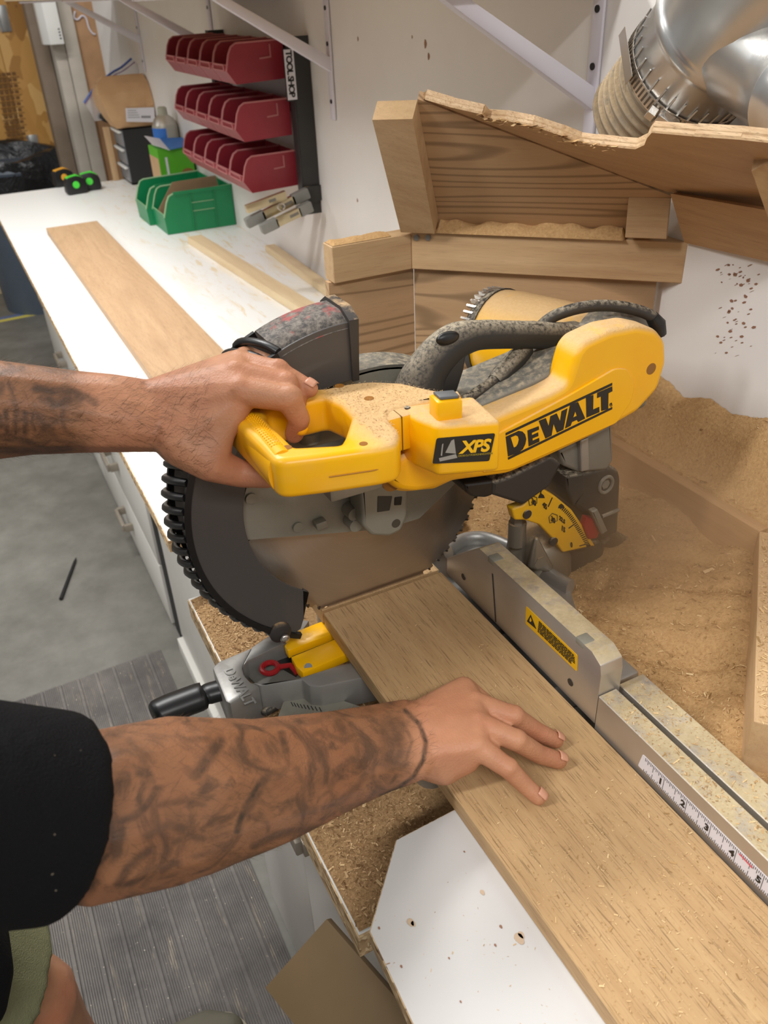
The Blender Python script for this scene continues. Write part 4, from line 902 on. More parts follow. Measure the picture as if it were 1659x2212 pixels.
for L in ([(180, 750), (1453, 150), (1453, 180), (180, 779)], [(206, 1043), (1453, 438), (1453, 464), (210, 1069)]): fin('printed_line', MB().prism(lt(L), (0, .0004, 0)), M['lettering'], bcov, smooth=0)
rg_ = [(1437+17*math.cos(a), 414+20*math.sin(a)) for a in np.linspace(0, 6.283, 17)[:-1]]; fplate('trademark_ring', lt(rg_), [lt([(1437+(x-1437)*.72, 414+(y-414)*.72) for x, y in rg_])], (0, yb_-.0026, 0), X_, Z_, .0005, 0, M['lettering'], bcov, smooth=0)
a = lt([(1428, 424)])[0]; text('lettering', 'R', a, X_+Z_*.2, Z_, .0042, M['lettering'], bcov, .0001, .0001)
# arm casting between cover and blade
faceY('arm_casting', [(905, 925), (990, 893), (1078, 853), (1190, 805), (1238, 768), (1300, 740), (1400, 725), (1400, 880), (1200, 960), (1000, 1020), (900, 1030)], .621, .075, .006, M['castgrey'], saw, r=.008, res=3)
# ---- carry handle
yc = .662
pts = spline([ony(u, v, yc) for u, v in ((905, 862), (905, 845), (918, 808), (948, 766), (985, 737), (1035, 724), (1100, 723), (1160, 724), (1224, 726))], 6)
rad = np.interp(np.linspace(0, 1, len(pts)), [0, .1, .3, .5, .62, .75, 1], [.030, .028, .0215, .0190, .0150, .0142, .0142])
m = MB(); m.tube(pts, [(r*.85, r) for r in rad], 24); ch = fin('carry_handle', m, M['rubberd'], saw, smooth=70)
fin('handle_web', MB().prism([ony(u, v, yc-.012) for u, v in ((925, 800), (978, 775), (1012, 752), (1004, 800), (988, 850), (905, 860), (885, 845))], (0, .024, 0), .004), M['rubberd'], ch, smooth=60)
p = ony(967, 737, yc-.012); fin('handle_hole', MB().ball(p+Z_*.003, .0085, 3, (1.5, .6, .8)), M['saw_black'], ch)
fin('handle_pad', MB().prism([ony(u, v, yc-.006) for u, v in ((1083, 701), (1170, 699), (1178, 706), (1108, 709))], (0, .012, 0), .002), M['blackd'], ch)
fin('handle_clip', MB().hull([(ony(1228, 730, yc), .014), (ony(1252, 742, yc), .009)]).hull([(ony(1230, 712, yc), .006), (ony(1260, 728, yc), .004)]), M['castgrey'], saw)
# ---- motor
mf, mn = ony(1062, 722, .83), ony(1330, 792, .66); ma = nrm(mf-mn); ML = np.linalg.norm(mf-mn)
m = MB(); prof = [(0, .060), (.12, .060), (.125, .0595), (.30, .0595), (.31, .0585), (.55, .0585), (.8, .0585), (.93, .057), (.97, .052), (1.0, .040)]
m.tube([mn+ma*ML*s for s, r in prof], [r for s, r in prof], 40)
mo = fin('motor', m, M['yeldust'], saw, smooth=40)
m = MB(); m.tube([mn-ma*.012, mn-ma*.002, mn+ma*.028, mn+ma*.03], [.058, .0645, .0645, .061], 40); fin('motor_collar', m, M['castgrey'], saw, smooth=40)
e1_ = nrm(np.cross(ma, Z_)); e2_ = np.cross(e1_, ma); e2_ = e2_ if e2_[2] > 0 else -e2_; e1_ = e1_ if e1_[0] < 0 else -e1_
m = MB(); m.tube([mn+ma*ML*.93, mn+ma*ML*.985, mn+ma*ML*1.04, mn+ma*ML*1.05], [.0588, .0575, .050, .040], 36); fin('end_cap', m, M['blackd'], mo, smooth=40)
m = MB()
for i in range(15):
    a = math.radians(18+i*8.5); o = mn+ma*ML*1.0+(e1_*math.cos(a)+e2_*math.sin(a))*.0525; rd = nrm(o-(mn+ma*ML*1.0)); td = np.cross(ma, rd); m.obox(o-td*.0013-ma*.008, td*.0026, ma*.018, rd*.005)
o_ = fin('vent_rib', m, M['steel'], mo, smooth=0); o_['kind'] = 'stuff'
# ---- cord
cp = [ony(u, v, y) for u, v, y in ((1420, 700, .638), (1408, 684, .640), (1382, 672, .645), (1335, 662, .65), (1280, 661, .655), (1225, 672, .66), (1180, 694, .668), (1140, 742, .668), (1118, 772, .662), (1080, 812, .652), (1040, 843, .642), (1005, 866, .634), (975, 888, .628))]
m = MB(); m.tube(spline(cp, 6), .0062, 12); co_ = fin('power_cord', m, M['blackd'], saw, smooth=70)
m = MB(); m.tube([cp[8]-(cp[9]-cp[8])*.5, cp[8], cp[9], cp[9]+(cp[9]-cp[8])*.3], [.009, .0105, .010, .008], 14); fin('cord_boot', m, M['rubberd'], co_)
m = MB(); m.tube([cp[0]+V(.004, 0, -.012), cp[0], cp[1]], [.0085, .009, .007], 12); fin('cord_boot', m, M['saw_black'], co_)
# ---- pivot at the back
faceY('arm_block', [(1003, 1046), (1066, 1038), (1066, 1070), (1050, 1076), (1020, 1074), (1008, 1066)], .605, .07, .003, M['saw_black'], saw, r=.003)
faceY('pivot_arm', [(1064, 1042), (1100, 1030), (1190, 985), (1215, 1002), (1188, 1052), (1132, 1092), (1062, 1070)], .612, .07, .004, M['blackd'], saw, r=.003)
faceY('pivot_bracket', [(1205, 975), (1262, 945), (1322, 915), (1326, 995), (1312, 1016), (1252, 1022), (1218, 1008)], .628, .09, .004, M['castgrey'], saw, r=.003)
faceY('pivot_rib', [(1254, 952), (1272, 945), (1274, 1016), (1256, 1020)], .622, .012, .0015, M['castalu'], saw, r=.0015)
pb_ = faceY('pivot_block', [(1222, 1032), (1248, 1022), (1318, 1006), (1338, 1016), (1343, 1036), (1337, 1150), (1300, 1172), (1272, 1120), (1238, 1092)], .632, .10, .006, M['blackd'], saw, r=.005)
faceY('pivot_notch', [(1222, 1030), (1262, 1022), (1264, 1066), (1240, 1096), (1224, 1060)], .624, .05, .003, M['blackd'], pb_, r=.002)
p = ony(1309, 1047, .631); m = MB(); m.tube([p+V(.0095*math.cos(a), 0, .0105*math.sin(a)) for a in np.linspace(0, 6.283, 25)[:-1]], .0022, 8, closed=True); fin('bolt_ring', m, M['castgrey'], pb_); fin('bolt', MB().cyl(p, p+Y_*.004, .006, n=6), M['castgrey'], pb_)
faceY('lower_pivot', [(1226, 1190), (1296, 1168), (1308, 1185), (1302, 1212), (1276, 1232), (1250, 1262), (1232, 1250)], .645, .08, .004, M['blackd'], saw, r=.004)
ysc = .622
M['scaleyel'] = plain('scale_yellow', hexc(224, 172, 24), .45, 0, .25, .08, .2, .9)
sc_ = faceY('bevel_scale', [(1133, 1091), (1166, 1052), (1200, 1072), (1236, 1102), (1262, 1140), (1286, 1180), (1216, 1194), (1196, 1166), (1165, 1134), (1134, 1124), (1112, 1124), (1106, 1100)], ysc, .012, .002, M['scaleyel'], saw, r=.003)
m = MB(); oarc = spline([V(1170, 1058), V(1201, 1078), V(1233, 1106), V(1257, 1142), V(1278, 1178)], 10); NC = V(1130, 1215)
for i in range(len(oarc)):
    q = oarc[i]; d = nrm(NC-q); ln_ = 22 if i in (8, 26, 38) else (9 if i > 14 else (14 if i % 8 == 0 else 0))
    if ln_ == 0: continue
    s = V(-d[1], d[0])*.9; q = q+d*2
    m.prism([ony(*(q-s), ysc-.0005), ony(*(q+s), ysc-.0005), ony(*(q+s+d*ln_), ysc-.0005), ony(*(q-s+d*ln_), ysc-.0005)], (0, .0006, 0))
fin('scale_mark', m, M['lettering'], sc_, smooth=0)['kind'] = 'stuff'
for s_, u, v in (('0', 1232, 1180), ('15', 1212, 1144), ('22.5', 1208, 1122), ('45', 1172, 1094), ('30', 1148, 1086), ('30', 1190, 1124)):
    a, b, c = ony(u, v, ysc-.0006), ony(u+10, v+8, ysc-.0006), ony(u+8, v-10, ysc-.0006); text('numeral', s_, a, b-a, Z_, .0092 if s_ != '22.5' else .0075, M['lettering'], sc_, .0004, .0003)
for (u, v) in ((1195, 1121), (1151, 1083)):
    pts = [ony(u-9, v-4, ysc-.0007), ony(u-7, v+9, ysc-.0007), ony(u+9, v+4, ysc-.0007), ony(u+9, v-8, ysc-.0007), ony(u-2, v-12, ysc-.0007)]; m = MB(); m.tube(pts, .00045, 4, closed=True); fin('scale_mark', m, M['lettering'], sc_, smooth=0)
for (u, v) in ((1213, 1094), (1170, 1072)): fin('scale_mark', MB().prism([ony(u-7, v+4, ysc-.0006), ony(u+7, v+4, ysc-.0006), ony(u+5, v-2, ysc-.0006), ony(u, v-6, ysc-.0006), ony(u-5, v-2, ysc-.0006)], (0, .0005, 0)), M['lettering'], sc_, smooth=0)
for (u, v) in ((1140, 1112), (1197, 1171)): p = ony(u, v, ysc-.002); fin('bolt', MB().cyl(p, p+Y_*.004, .0055, n=14), M['blackd'], sc_)
M['housing'] = plain('pivot_casting', hexc(140, 134, 122), .4, .55, .5, .08, .5, .95)
hc_ = ony(1165, 1190, .655)
m = MB(); m.hull([(hc_, .032), (hc_+V(.03, .03, -.005), .034), (hc_+V(.012, .006, -.030), .036)]); m.hull([(ony(1118, 1160, .655), .011), (ony(1112, 1205, .655), .013)]); fin('pivot_housing', m, M['housing'], saw, smooth=60)
p = ony(1118, 1128, .645); fin('bolt', MB().tube([p, p+Z_*.010], .0085, 6).cyl(p-Z_*.03, p, .0105, n=16), M['housing'], saw)
p = ony(1168, 1216, .620); fin('bolt', MB().tube([p, p+Y_*.012], .0085, 6), M['housing'], saw); m = MB(); m.hull([(ony(1158, 1165, .626), .003), (ony(1150, 1218, .626), .006), (ony(1184, 1225, .626), .006)]); fin('pivot_pad', m, M['housing'], saw)
rm_ = spline([onz(u, v, .966) for u, v in ((968, 1192), (1000, 1170), (1045, 1166), (1098, 1184), (1148, 1214), (1190, 1246), (1232, 1270))], 6)
m = MB(); m.tube(rm_, [(.008, .012)]*len(rm_), 14); fin('table_rim', m, M['castalu'], saw, smooth=60)
fin('table_back', MB().prism([p-Z_*.004 for p in rm_]+[V(.449, .45, .962), V(.449, .72, .962)], (0, 0, -.03)), M['castalu'], saw)
lv_ = [ony(u, v, y) for u, v, y in ((1300, 1155, .655), (1345, 1172, .655), (1395, 1168, .645), (1440, 1161, .635))]
m = MB(); m.tube(spline(lv_, 5), np.interp(np.linspace(0, 1, 16), [0, .3, .8, 1], [.014, .011, .0095, .007]), 14); m.ball(ony(1352, 1180, .65), .0155, 2); fin('bevel_lever', m, M['blackd'], saw, smooth=60)
faceY('red_pointer', [(1268, 1118), (1288, 1122), (1298, 1145), (1290, 1164), (1272, 1166), (1262, 1140)], .618, .01, .002, M['redpin'], saw, r=.002)
faceY('pointer_clip', [(1278, 1106), (1292, 1100), (1314, 1148), (1300, 1156)], .612, .008, .002, M['castgrey'], saw, r=.002)
fin('pointer_pin', MB().cyl(ony(1300, 1116, .617), ony(1336, 1101, .617), .0024, n=8), M['castgrey'], saw)
# under-handle gear detail seen through the handle
fin('handle_bracket', MB().box(.235, .30, .60, .685, 1.17, 1.186, .003), M['castplate'], saw); p = onz(668, 944, 1.19); fin('bolt', MB().cyl(p-Z_*.004, p+Z_*.006, .011, .010, 20), M['castplate'], saw); fin('bolt_hole', MB().cyl(p+Z_*.0055, p+Z_*.0065, .0045, n=14), M['saw_black'], saw)
# ================================================================ rails and ruler beyond the fence
def rail(nm, x0, x1, y1, z0, z1, label, slot=None):
    r = thing(nm, ((x0+x1)/2, 0, ZT), label, 'rail')
    fin('body', MB().box(x0, x1, -.35, y1, ZT+.006, z1, .0008, 1), M['aludust'], r, smooth=0); return r
r1 = rail('fence_rail', .4202, .4415, .4235, .952, .990, 'aluminium fence rail with the inch tape along the oak plank')
fin('bottom_lip', MB().box(.4185, .4420, -.35, .420, ZT+.001, ZT+.0055), M['alu'], r1, smooth=0)
r2 = rail('track_rail', .451, .4815, .4300, .95, .985, 'dusty second aluminium rail behind the taped fence rail')
fin('slot_floor', MB().box(.442, .4505, -.35, .425, ZT+.001, .968), M['aludust'], r2, smooth=0); fin('slot_lip', MB().box(.4415, .4435, -.35, .424, .978, .982), M['alu'], r2, smooth=0)
M['tape'] = plain('white_tape', hexc(226, 224, 232), .45, 0, 0, .02)
xt = .4199
tz0, tz1 = .9545, .9735
y0 = onx(1434.6, 1686, xt)[1]+.0254*1.07
tape = fin('ruler_tape', MB().prism(rpoly([(xt, y0+.004, tz0+.001), (xt, y0+.001, tz1), (xt, y0-.5, tz1), (xt, y0-.5, tz0)], .0015), (.0003, 0, 0)), M['tape'], r1, smooth=0)
inch = .0254*1.07; m = MB()
for i in range(2, 16*9+1):
    y = y0-i*inch/16; L = .0185 if i % 16 == 0 else (.0085 if i % 8 == 0 else (.0055 if i % 4 == 0 else (.0042 if i % 2 == 0 else .003)))
    m.box(xt-.0002, xt-.0001, y-.00022, y+.00022, tz1-.0006-L, tz1-.0006)
    if i % 16: m.box(xt-.0002, xt-.0001, y-.00022, y+.00022, tz0+.0006, tz0+.0006+L*.75)
stuff(fin('ruler_ticks', m, M['ink'], r1, smooth=0))
for i in range(1, 9): text('numeral', str(i), V(xt-.0003, y0-i*inch+.0060, tz0+.0058), -Y_, Z_, .0098, M['lettering'], r1, .0004, .0001)
fin('red_line', MB().prism([onx(u, v, xt-.0003) for u, v in ((1594, 1843), (1600, 1846), (1626, 1874), (1624, 1876))], (.0001, 0, 0)), plain('red_print', hexc(222, 90, 100), .5), r1, smooth=0)
# ================================================================ the person
def remesh(mb, voxel, smooth=6, fac=.5, name='tmp'):
    me = bpy.data.meshes.new(name); mb.bm.to_mesh(me); mb.bm.free(); o = bpy.data.objects.new(name, me); COL.objects.link(o)
    r = o.modifiers.new('r', 'REMESH'); r.mode = 'VOXEL'; r.voxel_size = voxel; r.use_smooth_shade = True
    s = o.modifiers.new('s', 'SMOOTH'); s.factor = fac; s.iterations = smooth
    bpy.context.view_layer.update(); out = bpy.data.meshes.new_from_object(o.evaluated_get(bpy.context.evaluated_depsgraph_get()))
    bpy.data.objects.remove(o); bpy.data.meshes.remove(me); return out
def limb(m, pts, lv=2):
    """pts: (centre, radius, half spread vector or None) - hulls between neighbours give an oval tapering limb"""
    st = []
    for c, r, s in pts:
        c = np.array(c, float); st.append([(c, r)] if s is None else [(c+np.array(s), r), (c-np.array(s), r)])
    for i in range(len(st)-1): m.hull(st[i]+st[i+1], lv)
def fing(L): return [(onz(u, v, z), r) for u, v, z, r in L]
# right arm: palm down on the oak
rW = onz(884, 1598, .996); rE = ond(196, 1762, .605); rM = ond(560, 1692, .685); rQ = ond(380, 1722, .637)
wd_ = V(.10, .30, .06)*.045
rMid = fing([(1022, 1520, 1.004, .0125), (1110, 1548, .997, .0104), (1160, 1580, .973, .0092), (1200, 1599, .9592, .0083)])
rRing = fing([(1028, 1562, 1.004, .0122), (1116, 1600, .993, .0102), (1166, 1630, .970, .0091), (1207, 1643, .9590, .0083)])
rPin = fing([(1030, 1612, .998, .0115), (1098, 1660, .984, .0094), (1136, 1698, .966, .0083), (1163, 1722, .9583, .0077)])
rInd = fing([(1002, 1488, 1.002, .0123), (1048, 1522, .982, .0102), (1046, 1545, .966, .0088), (1020, 1555, .9592, .0080)])
rTh = fing([(925, 1555, .984, .0190), (984, 1503, .974, .0140), (1030, 1535, .963, .0098)])
m = MB()
limb(m, [(rE, .052, (0, .004, 0)), (rQ, .0535, (.002, .006, .0)), (rM, .046, (.002, .006, 0)), (ond(720, 1645, .735), .0355, wd_*.6), (ond(810, 1618, .758), .028, wd_*.9), (rW, .0245, wd_)])
m.hull([(ond(300, 1822, .64), .033), (ond(450, 1782, .675), .035), (ond(190, 1832, .61), .033), (rE, .04)])
hyp, the = onz(958, 1655, .974), onz(945, 1555, .982)
m.hull([(rW+wd_*.6, .022), (rW-wd_*.2, .022), rInd[0], rMid[0]]); m.hull([(rW, .024), rMid[0], rRing[0], (onz(950, 1590, .985), .019)]); m.hull([(rW-wd_*.8, .021), rRing[0], rPin[0], (hyp, .0175)])
m.hull([(rW+wd_*.5, .02), (the, .017), rTh[1], rInd[0]]); m.hull([(hyp, .0165), (onz(1005, 1640, .982), .0135), rPin[0]])
for F in (rMid, rRing, rPin, rInd): m.chain([p for p, r in F], [r for p, r in F])
m.chain([p for p, r in rTh], [r for p, r in rTh])
for F in (rMid, rRing, rPin): m.ball(F[0][0]+Z_*.0022, F[0][1]*.93); m.ball(F[1][0]+Z_*.0008, F[1][1]*1.06)
armR = remesh(m, .0019, 7)
# left arm: hand round the saw grip
lW = onz(332, 897, 1.250); lE = V(-.150, .795, 1.245)
lwd = V(.01, -.026, -.020)*.42
lInd = fing([(522, 846, 1.272, .0138), (624, 862, 1.267, .0118), (647, 905, 1.246, .0100), (635, 938, 1.226, .0090)])
lMid = fing([(512, 810, 1.280, .0138), (616, 832, 1.272, .0115), (640, 868, 1.252, .0098), (636, 900, 1.23, .0088)])
lRing = fing([(518, 786, 1.280, .0128), (598, 803, 1.278, .0110), (643, 826, 1.267, .0094), (669, 840, 1.2625, .0084)])
lPin = fing([(532, 772, 1.272, .0115), (588, 790, 1.268, .0097), (622, 808, 1.262, .0084), (643, 824, 1.257, .0077)])
lTh = fing([(392, 962, 1.232, .0205), (455, 1002, 1.216, .0168), (516, 1022, 1.199, .0135), (578, 1030, 1.197, .0108)])
web = onz(478, 935, 1.240)
m = MB()
limb(m, [(lE, .047, (0, 0, .006)), (ond(-60, 884, .795), .0425, (0, -.002, .004)), (ond(60, 884, .788), .0395, (0, -.003, .002)), (ond(170, 889, .78), .0335, lwd*.3), (ond(260, 892, .772), .0275, lwd*.7), (lW, .0225, lwd)])
m.hull([(lW+lwd*.3, .021), (lW-lwd, .020), lInd[0], lMid[0]]); m.hull([(lW-lwd*.9, .021), lMid[0], lRing[0]]); m.hull([(lW-lwd, .020), lRing[0], lPin[0]])
m.hull([(lW+lwd, .0195), lTh[0], (web, .0125), (lInd[0][0]-Z_*.006, .0125)]); m.hull([lTh[0], lTh[1], (web, .0125)]); m.hull([(lW, .021), (onz(440, 890, 1.252), .024), (web, .013), lMid[0], lTh[0]])
for F in (lInd, lMid, lRing, lPin, lTh): m.chain([p for p, r in F], [r for p, r in F])
for F in (lInd, lMid, lRing): m.ball(F[0][0]+V(-.001, -.001, .0022), F[0][1]*.95); m.ball(F[1][0]+V(.001, 0, .001), F[1][1]*1.05)
armL = remesh(m, .0019, 7)
# trunk, legs and head (mostly outside the picture)
sR, sL = V(-.29, .36, 1.35), V(-.33, .80, 1.38); nk = V(-.30, .585, 1.45); hdc = V(-.235, .60, 1.60)
hipR, hipL = V(-.42, .49, .93), V(-.42, .66, .93); knR, knL = V(-.36, .44, .53), V(-.175, .665, .57); anR, anL = V(-.44, .42, .18), V(-.165, .735, .19)
m = MB()
limb(m, [(sR, .062, None), (rE+V(-.02, 0, .02), .05, None)]); limb(m, [(sL, .06, None), (lE, .047, None)])
limb(m, [((sR+sL)/2+V(0, 0, -.03), .095, (0, .12, 0)), (V(-.38, .58, 1.15), .105, (0, .06, 0)), ((hipR+hipL)/2, .105, (0, .07, 0))])
m.hull([(nk, .058), ((sR+sL)/2+V(.01, 0, -.02), .09), (sR, .05), (sL, .05)]); m.hull([(nk, .056), (hdc+V(-.03, 0, -.05), .06)])
for h, k, a, fwd in ((hipR, knR, anR, V(1, -.1, 0)), (hipL, knL, anL, V(1, .05, 0))):
    limb(m, [(h, .092, None), (h*.5+k*.5, .074, None), (k, .056, None)]); limb(m, [(k, .054, None), (k*.66+a*.34-fwd*.012, .056, None), (a, .037, None)]); m.hull([(a, .036), (a+fwd*.16-Z_*.045, .03), (a-fwd*.04-Z_*.05, .03)])
fd = nrm((1, .02, -.42)); fu = nrm((.42, 0, 1)); fs_ = nrm(np.cross(fu, fd))                   # the face looks down at the saw
m.hull([(hdc, .082), (hdc-fd*.03+fu*.02, .085), (hdc+fu*.045+fd*.01, .07)]); m.hull([(hdc, .068), (hdc+fd*.045-fu*.085, .030), (hdc+fd*.05-fu*.03, .052)])
m.hull([(hdc+fd*.088+fu*.012, .008), (hdc+fd*.112-fu*.022, .012)]); m.hull([(hdc+fd*.078+fu*.026+fs_*.028, .012), (hdc+fd*.078+fu*.026-fs_*.028, .012)])
for s in (-1, 1): m.hull([(hdc+fs_*.083*s-fu*.005, .012), (hdc+fs_*.086*s-fu*.035, .008), (hdc+fs_*.092*s+fu*.015-fd*.012, .010)])
m.hull([(hdc+fd*.093-fu*.058+fs_*.02, .006), (hdc+fd*.093-fu*.058-fs_*.02, .006)])
trunk = remesh(m, .006, 4)
# one skin
b = bmesh.new()
for q in (armR, armL, trunk): b.from_mesh(q)
bodyme = bpy.data.meshes.new('body'); b.to_mesh(bodyme); b.free()
co = np.empty(len(bodyme.vertices)*3); bodyme.vertices.foreach_get('co', co); co = co.reshape(-1, 3)
no = np.empty(len(bodyme.vertices)*3); bodyme.vertices.foreach_get('normal', no); no = no.reshape(-1, 3)
pc = (RM @ (co-CAM).T).T; UV = np.c_[W_/2+FPX*pc[:, 0]/pc[:, 2], H_/2+FPX*pc[:, 1]/pc[:, 2]]
face_ = -(no*(co-CAM)).sum(1)/np.linalg.norm(co-CAM, axis=1)
nR, nL = len(armR.vertices), len(armL.vertices); isR = np.arange(len(co)) < nR; isL = (np.arange(len(co)) >= nR) & (np.arange(len(co)) < nR+nL)
ink = np.zeros(len(co))
def stroke(sel, pts, w, dark=1.0):
    d = np.full(len(co), 1e9); P = np.array(pts, float)
    if len(P) == 1: d = np.hypot(UV[:, 0]-P[0, 0], UV[:, 1]-P[0, 1])
    for i in range(len(P)-1):
        a, bb = P[i], P[i+1]; ab = bb-a; t_ = np.clip(((UV-a)@ab)/(ab@ab), 0, 1); d = np.minimum(d, np.hypot(*(UV-a-t_[:, None]*ab).T))
    v = dark*np.clip(1.5-d/w, 0, 1)*(face_ > -.05)*sel; np.maximum(ink, v, out=ink)
for pts, w, dk in (([(512, 1796), (519, 1772), (530, 1744), (560, 1696)], 7, 1), ([(530, 1756), (548, 1728), (566, 1690), (580, 1672)], 10, .75), ([(425, 1672), (448, 1640), (474, 1604)], 13, .8), ([(402, 1600), (440, 1596), (470, 1606)], 7, .5), ([(256, 1776), (293, 1763), (318, 1738), (332, 1716)], 9, .8),
  ([(150, 1918), (192, 1888), (229, 1850), (258, 1828)], 6, .75), ([(256, 1910), (275, 1878), (298, 1856), (322, 1838)], 10, .75), ([(318, 1806), (366, 1782), (412, 1796)], 12, .7), ([(372, 1822), (410, 1806), (440, 1812)], 8, .6), ([(548, 1828), (595, 1804), (640, 1794), (700, 1788)], 9, .75), ([(540, 1846), (590, 1842), (640, 1818), (690, 1800)], 6, .6), ([(640, 1756), (676, 1750)], 10, .5),
  ([(694, 1626), (706, 1660), (704, 1690)], 7, .8), ([(609, 1586), (617, 1622)], 8, .75), ([(517, 1600), (528, 1626)], 11, .7), ([(576, 1612), (586, 1630)], 6, .5), ([(280, 1600), (310, 1640), (330, 1690)], 8, .5), ([(300, 1668), (318, 1678)], 9, .7), ([(340, 1740), (400, 1730), (440, 1738)], 7, .5), ([(350, 1880), (376, 1862), (384, 1866)], 9, .7), ([(300, 1896), (340, 1872)], 8, .5), ([(420, 1850), (470, 1838), (520, 1850)], 6, .5), ([(480, 1866), (540, 1852)], 8, .5),
  ([(730, 1560), (742, 1580)], 10, .6), ([(712, 1700), (735, 1660), (760, 1640), (790, 1650)], 8, .55), ([(700, 1745), (730, 1735), (770, 1700), (800, 1660)], 7, .6), ([(740, 1750), (790, 1735), (815, 1705)], 8, .5), ([(660, 1600), (690, 1580), (740, 1600), (780, 1580)], 6, .5), ([(640, 1660), (660, 1700), (650, 1740)], 6, .4), ([(770, 1610), (780, 1660)], 6, .5), ([(580, 1560), (640, 1566), (690, 1556)], 7, .4),
  ([(874, 1534), (906, 1564), (920, 1603), (915, 1640), (894, 1676), (859, 1704), (820, 1718)], 5, .95), ([(846, 1572), (852, 1606), (846, 1640)], 24, .62), ([(838, 1548), (868, 1560), (890, 1600), (878, 1640), (850, 1664), (828, 1650)], 4, .5), ([(868, 1660), (880, 1650)], 6, .6), ([(845, 1690), (856, 1676)], 5, .7), ([(815, 1700), (802, 1668), (812, 1640)], 6, .6)): stroke(isR, pts, w, dk)
for pts, w, dk in (([(76, 838), (110, 846), (139, 842), (170, 852), (204, 868)], 9, .8), ([(96, 860), (120, 872), (142, 866), (170, 862)], 12, .8), ([(136, 884), (134, 902)], 7, .7), ([(110, 884), (130, 905), (142, 930), (160, 944)], 5, .5), ([(12, 886), (16, 934)], 6, .85), ([(34, 884), (34, 934)], 5, .85), ([(12, 884), (38, 886)], 3, .7), ([(14, 908), (36, 910)], 3, .7), ([(52, 890), (54, 934)], 6, .85), ([(52, 890), (72, 894), (70, 906)], 4, .8), ([(68, 910), (76, 930)], 4, .7), ([(0, 944), (40, 950), (90, 962)], 9, .85), ([(0, 970), (50, 974), (110, 972), (150, 968)], 9, .75), ([(92, 900), (100, 930), (130, 954), (180, 962)], 9, .55), ([(0, 806), (30, 800), (46, 796)], 8, .6), ([(0, 850), (6, 830)], 7, .6), ([(0, 900), (4, 920)], 7, .8)): stroke(isL, pts, w, dk)
ar = bodyme.attributes.new('ink', 'FLOAT', 'POINT'); ar.data.foreach_set('value', ink.astype(np.float32))
# how far along the forearms the skin is inked and darkened for shade all over (0 at the wrist)
zone = np.where(isR, np.clip((905-UV[:, 0])/40, 0, 1), np.where(isL, np.clip((215-UV[:, 0])/70, 0, 1), 0)); a2 = bodyme.attributes.new('ink_shade_zone', 'FLOAT', 'POINT'); a2.data.foreach_set('value', zone.astype(np.float32))
t = NT('skin'); vec = t.coord()
base = t.mix(t.ramp(t.noise(vec, 26, 4, .6), [(.35, (0, 0, 0, 1)), (.7, (1, 1, 1, 1))]), hexc(176, 124, 92), hexc(194, 140, 106))
base = t.mix(t.math('MULTIPLY', t.ramp(t.noise(vec, 11, 3), [(.45, (0, 0, 0, 1)), (.7, (1, 1, 1, 1))]), .45), base, hexc(186, 108, 80))
ia = t.new('ShaderNodeAttribute'); ia.attribute_name = 'ink'; iz = t.new('ShaderNodeAttribute'); iz.attribute_name = 'ink_shade_zone'
sw = t.noise(t.coord((1, 1, 1)), 21, 5, .62, 2.2); swf = t.math('MULTIPLY', t.math('MULTIPLY', t.ramp(sw, [(.47, (0, 0, 0, 1)), (.64, (1, 1, 1, 1))]), iz.outputs['Fac']), .70)
base = t.mix(t.math('MULTIPLY', iz.outputs['Fac'], .8), base, hexc(130, 88, 58))  # inked skin tone, darkened further to paint the body's shadow on the forearms
fi = t.math('MAXIMUM', swf, t.math('MULTIPLY', ia.outputs['Fac'], t.ramp(t.noise(vec, 130, 3, .6), [(.25, (.45, .45, .45, 1)), (.6, (1, 1, 1, 1))])))
base = t.mix(t.math('MULTIPLY', fi, .92), base, hexc(48, 42, 36))
b1 = t.new('ShaderNodeBump'); b1.inputs['Strength'].default_value = .32; b1.inputs['Distance'].default_value = .0012
v = t.new('ShaderNodeTexVoronoi'); v.inputs['Scale'].default_value = 520; t.ln(vec, v.inputs['Vector']); hgt = t.math('ADD', t.math('MULTIPLY', v.outputs['Distance'], .5), t.noise(vec, 90, 4, .65)); t.ln(hgt, b1.inputs['Height']); t.ln(b1.outputs[0], t.b.inputs['Normal'])
t.b.inputs['Subsurface Weight'].default_value = .12; t.b.inputs['Subsurface Radius'].default_value = (.006, .0025, .0015)
M['skin'] = t.out(base, .5, 0, .4)
per = thing('person', (-.38, .6, FL), 'person in a black t-shirt and olive shorts with tattooed forearms, working the saw', 'person')
link('body', bodyme, M['skin'], per, None, 80)
# hair on the forearms and the back of the hands
def arm_hair(sel, n, axis_to, lo, hi, name):
    idx = np.nonzero(sel)[0]; w = (UV[idx, 0] > lo) & (UV[idx, 0] < hi); idx = RNG.choice(idx[w], n); P = co[idx]; Nn = no[idx]
    ax_ = nrm(axis_to); tang = ax_-Nn*(Nn@ax_)[:, None]; tang /= np.linalg.norm(tang, axis=1)[:, None]+1e-9; sd = np.cross(Nn, tang)
    L = RNG.uniform(.005, .012, n)[:, None]; j = RNG.normal(0, .45, n)[:, None]; d = tang+sd*j; wv_ = np.cross(d, Nn)*.00007
    mid = P+Nn*L*.22+d*L*.5; tip = P+Nn*L*RNG.uniform(.15, .5, n)[:, None]+d*L+sd*j*L*.4
    vs = np.stack([P-wv_, P+wv_, mid+wv_*.8, mid-wv_*.8, tip], 1).reshape(-1, 3); fs = []
    for i in range(n): k = i*5; fs += [(k, k+1, k+2, k+3), (k+3, k+2, k+4)]
    me = bpy.data.meshes.new(name); me.from_pydata(vs.tolist(), [], fs); return stuff(link(name, me, M['armhair'], per, None, 0))
M['armhair'] = plain('arm_hair', hexc(92, 68, 44), .6, 0, 0, .1)
